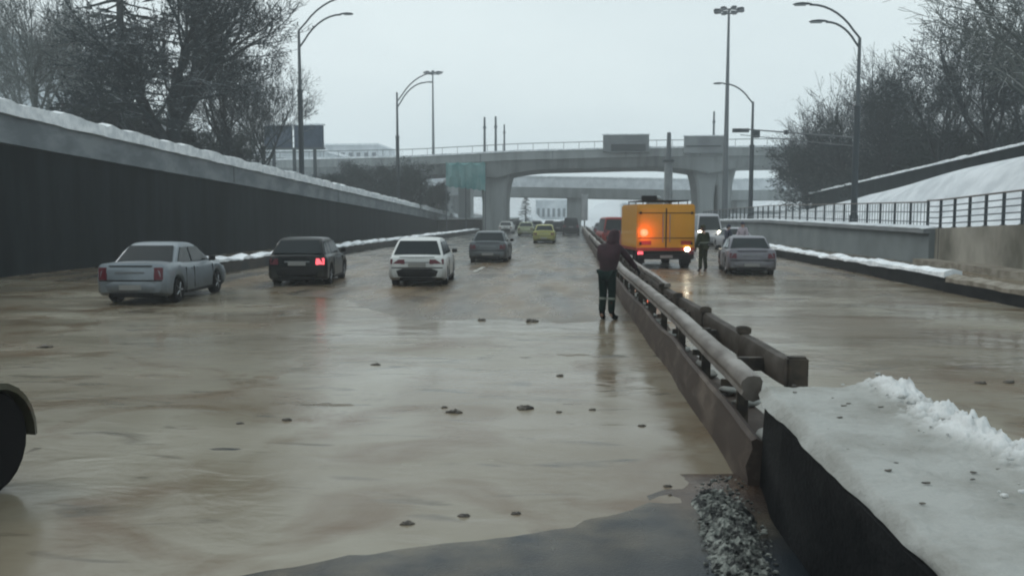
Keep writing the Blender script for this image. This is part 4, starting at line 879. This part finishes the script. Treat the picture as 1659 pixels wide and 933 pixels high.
# orange emergency truck, rear doors towards us
def truck():
    p = gp(1078, 437); t = thing('service_truck', 'orange box truck with red lamp and dark roof rack on the right carriageway', 'truck', (p.x, p.y, 0), -.0+R(7)); W2, LT, z0, z1 = 1.17, 5.0, .75, 2.62
    def q(bm_, nm, m, **k): return bm_.build(nm, m, t, **k)
    b = MB(); b.bx(-W2, W2, 0, 3.6, z0, z1); q(b, 'cargo_box', 'orangep', bevel=.05)
    for s in (-1, 1):
        b = MB(); b.bx(min(s*.03, s*(W2-.12)), max(s*.03, s*(W2-.12)), -.035, -.002, z0+.14, z1-.16); d = q(b, 'rear_door', 'orangep', bevel=.012)
        b = MB(); b.tube([(s*.14, -.075, z0+.35), (s*.14, -.075, z1-.4)], .018, 6); hh = b.build('door_bar', 'rim', d)
        for zz in (z0+.3, z1-.35): b = MB(); b.box((s*(W2-.14), -.045, zz), (.08, .04, .10)); b.build('hinge', 'trim', d)
        b = MB(); b.box((s*(W2-.14), -.03, z0-.08), (.22, .06, .13)); q(b, 'tail_light', 'tail' if s > 0 else 'tail_on', bevel=.015)
    b = MB(); b.bx(-W2-.006, W2+.006, -.04, 3.58, z0+.02, z0+.13); q(b, 'glow_stripe', 'redp')  # red band low on the box, painted in place of the lamp's red glow
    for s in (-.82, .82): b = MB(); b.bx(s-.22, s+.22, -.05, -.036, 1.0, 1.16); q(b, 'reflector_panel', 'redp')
    b = MB(); b.bx(-W2+.1, W2-.1, .05, 5.2, .52, .74); q(b, 'chassis', 'trim')
    b = MB(); b.bx(-W2+.05, W2-.05, -.12, .0, .42, .62); q(b, 'rear_bumper', 'trim', bevel=.02)
    b = MB(); rings = [[(x, 3.75, .6), (x, 5.35, .6), (x, 5.45, 1.15), (x, 4.95, 1.35), (x, 4.5, 2.1), (x, 3.75, 2.15)] for x in (-1.0, -.95, .95, 1.0)]; b.loft(rings); q(b, 'cab', 'redp', bevel=.04)
    for s in (-1, 1):
        b = MB(); b.add([(s*1.012, 3.95, 1.35), (s*1.012, 4.75, 1.35), (s*1.012, 4.42, 2.0), (s*1.012, 3.95, 2.0), (s*.99, 3.95, 1.35), (s*.99, 4.75, 1.35), (s*.99, 4.42, 2.0), (s*.99, 3.95, 2.0)], [(0, 1, 2, 3), (4, 7, 6, 5), (0, 4, 5, 1), (1, 5, 6, 2), (2, 6, 7, 3), (3, 7, 4, 0)]); q(b, 'side_window', 'glass')
        for yy in (.85, 4.3):
            wh = wheel(t, s*(W2-.2), yy, .40, .28, s); wh.rotation_euler = (0, 0, math.pi/2)
            # wheel() is written for a car whose side is the y axis
            for ch in wh.children: pass
        b = MB(); b.bx(s*(W2-.38), s*(W2-.06), .30, .33, .25, .6) if s > 0 else b.bx(-(W2-.06), -(W2-.38), .30, .33, .25, .6); q(b, 'mud_flap', 'black')
    b = MB()
    for yy in (.2, 1.2, 2.2, 3.2): b.tube([(-.9, yy, z1+.14), (.9, yy, z1+.14)], .025, 6)
    for s in (-.9, .9): b.tube([(s, .1, z1+.14), (s, 3.4, z1+.14)], .03, 6); [b.tube([(s, yy, z1), (s, yy, z1+.14)], .02, 5) for yy in (.2, 1.7, 3.3)]
    q(b, 'roof_rack', 'trim')
    b = MB(); b.bx(-.95, -.35, .1, .35, z1+.155, z1+.34); q(b, 'rack_box', 'trim', bevel=.02)
    b = MB(); b.blob((-.25, .3, z1+.25), (.09, .09, .10), 10, 6); q(b, 'beacon', 'lampglass', smooth=True)
    b = MB(); b.blob((-W2+.28, -.06, 1.48), (.16, .06, .15), 14, 8); q(b, 'warning_light', 'red_on', smooth=True)
    ld = bpy.data.lights.new('warning_glow', 'POINT'); ld.energy = 14; ld.color = (1, .15, .08); ld.shadow_soft_size = .1; lo_ = bpy.data.objects.new('warning_glow', ld); C.objects.link(lo_); lo_.parent = t; lo_.location = (-W2+.28, -.42, 1.48)
    b = MB(); b.bx(-.012, .012, -.037, .0, z0+.14, z1-.16); q(b, 'door_gap', 'trim')
    for zz in (1.25, 2.25): b = MB(); b.bx(-W2+.04, W2-.04, -.043, -.0355, zz, zz+.03); q(b, 'rub_rail', 'trim')
    b = MB(); b.blob((W2-.32, -.09, .82), (.11, .05, .09), 10, 6); q(b, 'work_lamp', 'white_on', smooth=True)
    b = MB(); b.box((0, -.135, .53), (.5, .02, .11)); q(b, 'licence_plate', 'plate')
    return t
truck()

# off-road truck whose front wing and wheel reach into the frame on the left edge
tk = thing('offroad_truck', 'muddy olive truck with a black front wheel cut by the left edge', 'truck', (-5.37, 3.2, 0), 0)
b = MB(); rings = [[(-.62, y, .62), (.62, y, .62), (.66, y, z-.15), (.52, y, z), (-.52, y, z), (-.66, y, z-.15)] for y, z in ((1.0, 1.28), (2.0, 1.22), (2.75, 1.14), (2.82, 1.05))]; b.loft(rings); b.build('hood', 'olivep', tk, smooth=True)
b = MB(); rings = [[(-.85, y, .60), (.85, y, .60), (.86, y, 1.2), (xx, y, z), (-xx, y, z), (-.86, y, 1.2)] for y, z, xx in ((-2.2, 1.85, .72), (-2.1, 1.95, .75), (.2, 1.95, .75), (1.0, 1.25, .84), (1.02, 1.2, .84))]; b.loft(rings); b.build('cab', 'olivep', tk, smooth=True)
b = MB(); b.add([(-.70, .29, 1.86), (.70, .29, 1.86), (.78, .95, 1.32), (-.78, .95, 1.32), (-.70, .26, 1.84), (.70, .26, 1.84), (.78, .92, 1.30), (-.78, .92, 1.30)], [(0, 1, 2, 3), (4, 7, 6, 5), (0, 4, 5, 1), (1, 5, 6, 2), (2, 6, 7, 3), (3, 7, 4, 0)]); b.build('windscreen', 'glass', tk)
b = MB(); b.bx(-.5, .5, -2, 2.8, .42, .6); b.build('chassis', 'trim', tk)
for s in (-1, 1):
    for yy in (2.62, -1.2):
        wh = wheel(tk, s*.86, yy, .40, .27, s); wh.rotation_euler = (0, 0, math.pi/2)
    b = MB(); rings = []
    for k in range(13):
        a = math.pi*(.98-.98*k/12)-.05; y, z = 2.62+.47*math.cos(a), .40+.47*math.sin(a); y2, z2 = 2.62+.43*math.cos(a), .40+.43*math.sin(a)
        rings.append([(s*.60, y, z), (s*1.02, y, z-.01), (s*1.03, y2, z2-.02), (s*.60, y2, z2)])
    b.loft(rings); b.build('wing', 'olivep', tk, smooth=True)
    b = MB(); b.bx(min(s*.62, s*.9), max(s*.62, s*.9), 3.02, 3.10, .42, .55); b.build('bumper_end', 'lilacp', tk, bevel=.02)
    b = MB(); b.blob((s*.48, 2.86, .92), (.12, .05, .12), 12, 6); b.build('headlight', 'headlamp', tk, smooth=True)

# ------------------------------------------------------------------ people
def skin(name, verts, edges, radii, m, parent, sub=2, root=0):
    me = bpy.data.meshes.new(name); me.from_pydata([Vector(v) for v in verts], edges, []); o = bpy.data.objects.new(name, me); C.objects.link(o)
    o.modifiers.new('s', 'SKIN'); sv = me.skin_vertices[0].data
    for i, r in enumerate(radii):
        sv[i].radius = r if isinstance(r, tuple) else (r, r)
        sv[i].use_root = (i == root)
    ss = o.modifiers.new('u', 'SUBSURF'); ss.levels = sub; ss.render_levels = sub
    dg = bpy.context.evaluated_depsgraph_get(); ev = o.evaluated_get(dg); nm = bpy.data.meshes.new_from_object(ev)
    o.modifiers.clear(); o.data = nm; nm.materials.clear(); nm.materials.append(M[m]); nm.shade_smooth(); o.parent = parent; return o
def person(label, loc, rz, H, J, top, bottom, hat, bands=(), boots='black', gloves=True, group=None):
    """J: joints in metres for a 1.78 m figure, facing +y; x to the figure's right"""
    s = H/1.78; t = thing('person', label, 'person', loc, rz, group); t.scale = (s, s, s)
    o = ['pelvis', 'waist', 'chest', 'neck', 'head', 'crown', 'shL', 'elL', 'wrL', 'shR', 'elR', 'wrR', 'hipL', 'knL', 'anL', 'toL', 'hipR', 'knR', 'anR', 'toR']
    ix = {n_: i for i, n_ in enumerate(o)}
    E = [('pelvis', 'waist'), ('waist', 'chest'), ('chest', 'neck'), ('neck', 'head'), ('head', 'crown'), ('chest', 'shL'), ('shL', 'elL'), ('elL', 'wrL'), ('chest', 'shR'), ('shR', 'elR'), ('elR', 'wrR'), ('pelvis', 'hipL'), ('hipL', 'knL'), ('knL', 'anL'), ('anL', 'toL'), ('pelvis', 'hipR'), ('hipR', 'knR'), ('knR', 'anR'), ('anR', 'toR')]
    rad = dict(pelvis=(.13, .10), waist=(.12, .09), chest=(.155, .11), neck=.052, head=(.085, .10), crown=(.06, .07), shL=.06, elL=.042, wrL=.028, shR=.06, elR=.042, wrR=.028, hipL=.085, knL=.055, anL=.038, toL=.035, hipR=.085, knR=.055, anR=.038, toR=.035)
    skin('body', [J[n_] for n_ in o], [(ix[a], ix[c]) for a, c in E], [rad[n_] for n_ in o], 'skin', t)
    V = lambda n_: Vector(J[n_])
    # jacket
    jn = ['pelvis', 'waist', 'chest', 'neck', 'shL', 'elL', 'wrL', 'shR', 'elR', 'wrR']; jr = dict(pelvis=(.185, .15), waist=(.18, .145), chest=(.205, .155), neck=.085, shL=.092, elL=.07, wrL=.055, shR=.092, elR=.07, wrR=.055)
    P = {n_: V(n_) for n_ in jn}; P['pelvis'] = P['pelvis']+Vector((0, 0, -.10)); P['neck'] = P['neck']+Vector((0, 0, -.03))
    ji = {n_: i for i, n_ in enumerate(jn)}; skin('jacket', [P[n_] for n_ in jn], [(ji[a], ji[c]) for a, c in E if a in ji and c in ji], [jr[n_] for n_ in jn], top, t)
    tn = ['pelvis', 'hipL', 'knL', 'anL', 'hipR', 'knR', 'anR']; trr = dict(pelvis=(.15, .125), hipL=.112, knL=.082, anL=.072, hipR=.112, knR=.082, anR=.072)
    ti = {n_: i for i, n_ in enumerate(tn)}; P = {n_: V(n_) for n_ in tn}; 
    for a in ('anL', 'anR'): P[a] = P[a]+Vector((0, 0, .04))
    skin('trousers', [P[n_] for n_ in tn], [(ti[a], ti[c]) for a, c in E if a in ti and c in ti], [trr[n_] for n_ in tn], bottom, t)
    for q in 'LR':
        a, k_, to = V('an'+q), V('kn'+q), V('to'+q); top_ = a.lerp(k_, .45)
        skin('boot', [top_, a, a.lerp(to, .55)+Vector((0, 0, -.012)), to], [(0, 1), (1, 2), (2, 3)], [.068, .062, .052, .045], boots, t, root=1)
        # hand: palm, four fingers and a thumb, slightly curled
        wv, ev = V('wr'+q), V('el'+q); d = (wv-ev).normalized(); side = d.cross(Vector((0, 0, 1))).normalized() if abs(d.z) < .95 else Vector((1, 0, 0)); nrm = side.cross(d).normalized()
        hb = MB(); pc = wv+d*.05; hb.tube([wv-d*.01, wv+d*.04, wv+d*.09], [.028, .038, .034], 8, flat=.55)
        for f_ in range(4):
            o0 = pc+d*.04+side*(-.028+.019*f_); l_ = (.070, .080, .074, .058)[f_]; hb.tube([o0, o0+d*l_*.5-nrm*.008, o0+d*l_*.82-nrm*.030, o0+d*l_*.9-nrm*.045], [.0095, .009, .008, .006], 6)
        sg = 1 if q == 'L' else -1; hb.tube([wv+d*.03+side*.03*sg, wv+d*.06+side*.055*sg-nrm*.01, wv+d*.09+side*.058*sg-nrm*.025], [.012, .011, .008], 6)
        hb.build('glove' if gloves else 'hand', 'trim' if gloves else 'skin', t, smooth=True)
    hd = V('head'); cn = V('crown'); up = (cn-hd).normalized(); fw = Vector((0, 1, 0)); fw = (fw-up*fw.dot(up)).normalized(); rt = fw.cross(up)
    def fp(a, b_, c): return hd+rt*a+fw*b_+up*c
    b = MB(); b.loft([[fp(-.012, .098, .03), fp(.012, .098, .03), fp(.010, .10, .035)], [fp(-.018, .105, -.015), fp(.018, .105, -.015), fp(0, .128, -.012)], [fp(-.01, .10, -.025), fp(.01, .10, -.025), fp(0, .105, -.025)]]); b.build('nose', 'skin', t, smooth=True)
    b = MB()
    for sx in (-.034, .034): b.blob(fp(sx, .094, .035), (.012, .010, .008), 8, 6)
    b.build('eyes', 'hair', t, smooth=True)
    b = MB(); b.tube([fp(-.025, .094, -.052), fp(0, .102, -.050), fp(.025, .094, -.052)], .006, 5); b.build('mouth', 'tail', t)
    for sx in (-1, 1): b = MB(); b.blob(fp(sx*.094, 0, .01), (.012, .022, .034), 8, 6); b.build('ear', 'skin', t, smooth=True)
    b = MB(); rr = []
    for u, r_ in ((.035, 1.06), (.07, 1.08), (.11, 1.02), (.145, .82), (.17, .45), (.178, .1)):
        rr.append([fp(math.cos(k_*math.pi/8)*.098*r_, math.sin(k_*math.pi/8)*.112*r_-.006, u) for k_ in range(16)])
    b.loft(rr); b.build(hat[0], hat[1], t, smooth=True)
    if hat[0] == 'hood':
        b = MB(); rr = [[fp(math.cos(k_*math.pi/8)*.11*r_, math.sin(k_*math.pi/8)*.11*r_-.03, u) for k_ in range(16)] for u, r_ in ((.10, .9), (.03, 1.08), (-.05, 1.08), (-.13, 1.25), (-.17, 1.1))]; b.loft(rr, caps=False); b.build('collar', top, t, smooth=True)
    else:
        b = MB(); rr = [[fp(math.cos(k_*math.pi/8)*.10*r_, math.sin(k_*math.pi/8)*.105*r_-.02, u) for k_ in range(9, 16)] for u, r_ in ((.06, 1.0), (.0, 1.04), (-.06, .95))]; b.loft(rr, closed=False, caps=False); b.build('hair', 'hair', t, smooth=True)
    for (a, c_, u, r_) in bands:
        p = V(a).lerp(V(c_), u); d = (V(c_)-V(a)).normalized()*.022; b = MB(); b.tube([p-d, p+d], r_, 16); b.build('reflective_band', 'hivis', t)
    return t
# nearest worker leans over the guard rail, seen from behind
J1 = dict(pelvis=(0, 0, .95), waist=(.01, .03, 1.08), chest=(.03, .10, 1.33), neck=(.05, .17, 1.50), head=(.06, .23, 1.60), crown=(.065, .25, 1.68), shL=(-.17, .10, 1.40), elL=(-.24, .28, 1.17), wrL=(-.06, .46, 1.02), shR=(.22, .12, 1.41), elR=(.36, .28, 1.18), wrR=(.44, .50, 1.00), hipL=(-.085, 0, .90), knL=(-.09, .03, .50), anL=(-.095, -.02, .09), toL=(-.10, .14, .035), hipR=(.085, 0, .90), knR=(.09, .04, .50), anR=(.09, .0, .09), toR=(.19, .13, .035))
p = at_z(983, 518)
person('worker in a maroon hooded jacket and dark green trousers leaning towards the guard rail', (p.x, p.y, .0), -.35, 1.86, J1, 'cloth_maroon', 'cloth_green', ('hood', 'cloth_maroon'), [('knL', 'anL', .2, .083), ('knR', 'anR', .2, .083)])
J2 = dict(pelvis=(0, 0, .96), waist=(0, .0, 1.09), chest=(0, .02, 1.34), neck=(0, .03, 1.52), head=(0, .05, 1.62), crown=(0, .06, 1.70), shL=(-.19, .02, 1.43), elL=(-.26, .02, 1.15), wrL=(-.25, .14, .92), shR=(.19, .02, 1.43), elR=(.27, .06, 1.16), wrR=(.22, .22, 1.02), hipL=(-.09, 0, .91), knL=(-.11, .03, .50), anL=(-.13, 0, .09), toL=(-.15, .16, .035), hipR=(.09, 0, .91), knR=(.10, .04, .50), anR=(.11, -.02, .09), toR=(.13, .14, .035))
p = at_z(1139, 441); person('worker in a dark olive jacket standing between the orange truck and the lilac sedan', (p.x, p.y, 0), .5, 1.80, J2, 'cloth_olive', 'cloth_olive', ('cap', 'cloth_olive'), [('waist', 'chest', .1, .205)], group='workers near the orange truck')
p = at_z(1203, 415); person('person in a pale jacket and dark cap standing in front of the lilac sedan', (p.x, p.y, 0), 2.4, 1.85, J2, 'cloth_pale', 'cloth_navy', ('cap', 'cloth_navy'), group='workers near the orange truck')
p = at_z(1178, 418); person('person in navy clothing at the left front corner of the lilac sedan', (p.x, p.y, 0), -1.2, 1.72, J2, 'cloth_navy', 'cloth_navy', ('cap', 'cloth_navy'), group='workers near the orange truck')

# ------------------------------------------------------------------ debris in the flood
GD = 'lumps of debris in the flood water'
for px, py, sx, lab in ((850, 662, .12, 'largest dark debris lump in the middle of the flood water'), (735, 668, .10, 'dark debris lump left of the largest one'), (720, 660, .05, 'tiny debris lump beside the one left of centre'), (465, 681, .07, 'small dark debris lump right of the wake on the left'), (388, 686, .05, 'tiny dark debris lump on the left of the flood'),
    (660, 848, .06, 'dark lump at the near shoreline, leftmost of three'), (751, 836, .055, 'dark lump at the near shoreline, middle of three'), (836, 832, .045, 'dark lump at the near shoreline, rightmost of three'), (1081, 788, .045, 'dark lump close to the slush heap'), (1085, 802, .025, 'tiny speck of debris next to the slush heap'),
    (861, 521, .16, 'dark flat debris piece at the far water edge right of centre'), (781, 519, .12, 'upright dark debris bit at the far water edge'), (609, 591, .08, 'small pale debris lump left of centre in the flood'), (908, 609, .07, 'small debris lump in front of the worker'), (1040, 690, .05, 'small debris lump near the muddy verge'),
    (73, 563, .13, 'dark debris lump at the far left of the flood'), (905, 668, .05, 'small debris lump right of the largest one'), (1463, 620, .10, 'dark debris lump beyond the median snow'), (1590, 621, .09, 'long dark debris piece in the right flood'), (1635, 620, .10, 'long dark debris piece at the right edge'), (1100, 598, .07, 'dark debris lump beside the lower guard rail'), (960, 664, .05, 'flat little debris lump below the worker reflection')):
    p = at_z(px, py); sx *= .8; b = MB(); b.blob((0, 0, 0), (sx*.8, sx*.5, sx*.38), 11, 8, .45)
    for q in range(4): a_ = random.uniform(0, 6.28); b.blob((sx*.75*math.cos(a_), sx*.5*math.sin(a_), 0), (sx*random.uniform(.2, .5), sx*random.uniform(.15, .35), sx*.22), 8, 6, .45)
    o = b.build('debris', 'debris', smooth=2); o.location = (p.x, p.y, max(.0, road_z(p.x, p.y))+sx*.03); tag(o, lab, 'debris', GD)

# ------------------------------------------------------------------ haze
b = MB(); b.bx(-650, 650, -70, 950, -1.7, 60); hz = b.build('haze', 'snow'); hz.data.materials.clear()
hm = bpy.data.materials.new('haze'); hm.use_nodes = True; n = hm.node_tree.nodes; n.clear()
pv = n.new('ShaderNodeVolumePrincipled'); pv.inputs['Color'].default_value = (.90, .96, .99, 1); pv.inputs['Density'].default_value = .0016; pv.inputs['Anisotropy'].default_value = .2
ou = n.new('ShaderNodeOutputMaterial'); hm.node_tree.links.new(pv.outputs[0], ou.inputs['Volume']); hz.data.materials.append(hm)
tag(hz, 'thin cold winter haze over the road', kind='stuff')
for k, t in proto.items():
    if k not in used:
        for c_ in list(t.children): bpy.data.objects.remove(c_)
        bpy.data.objects.remove(t)
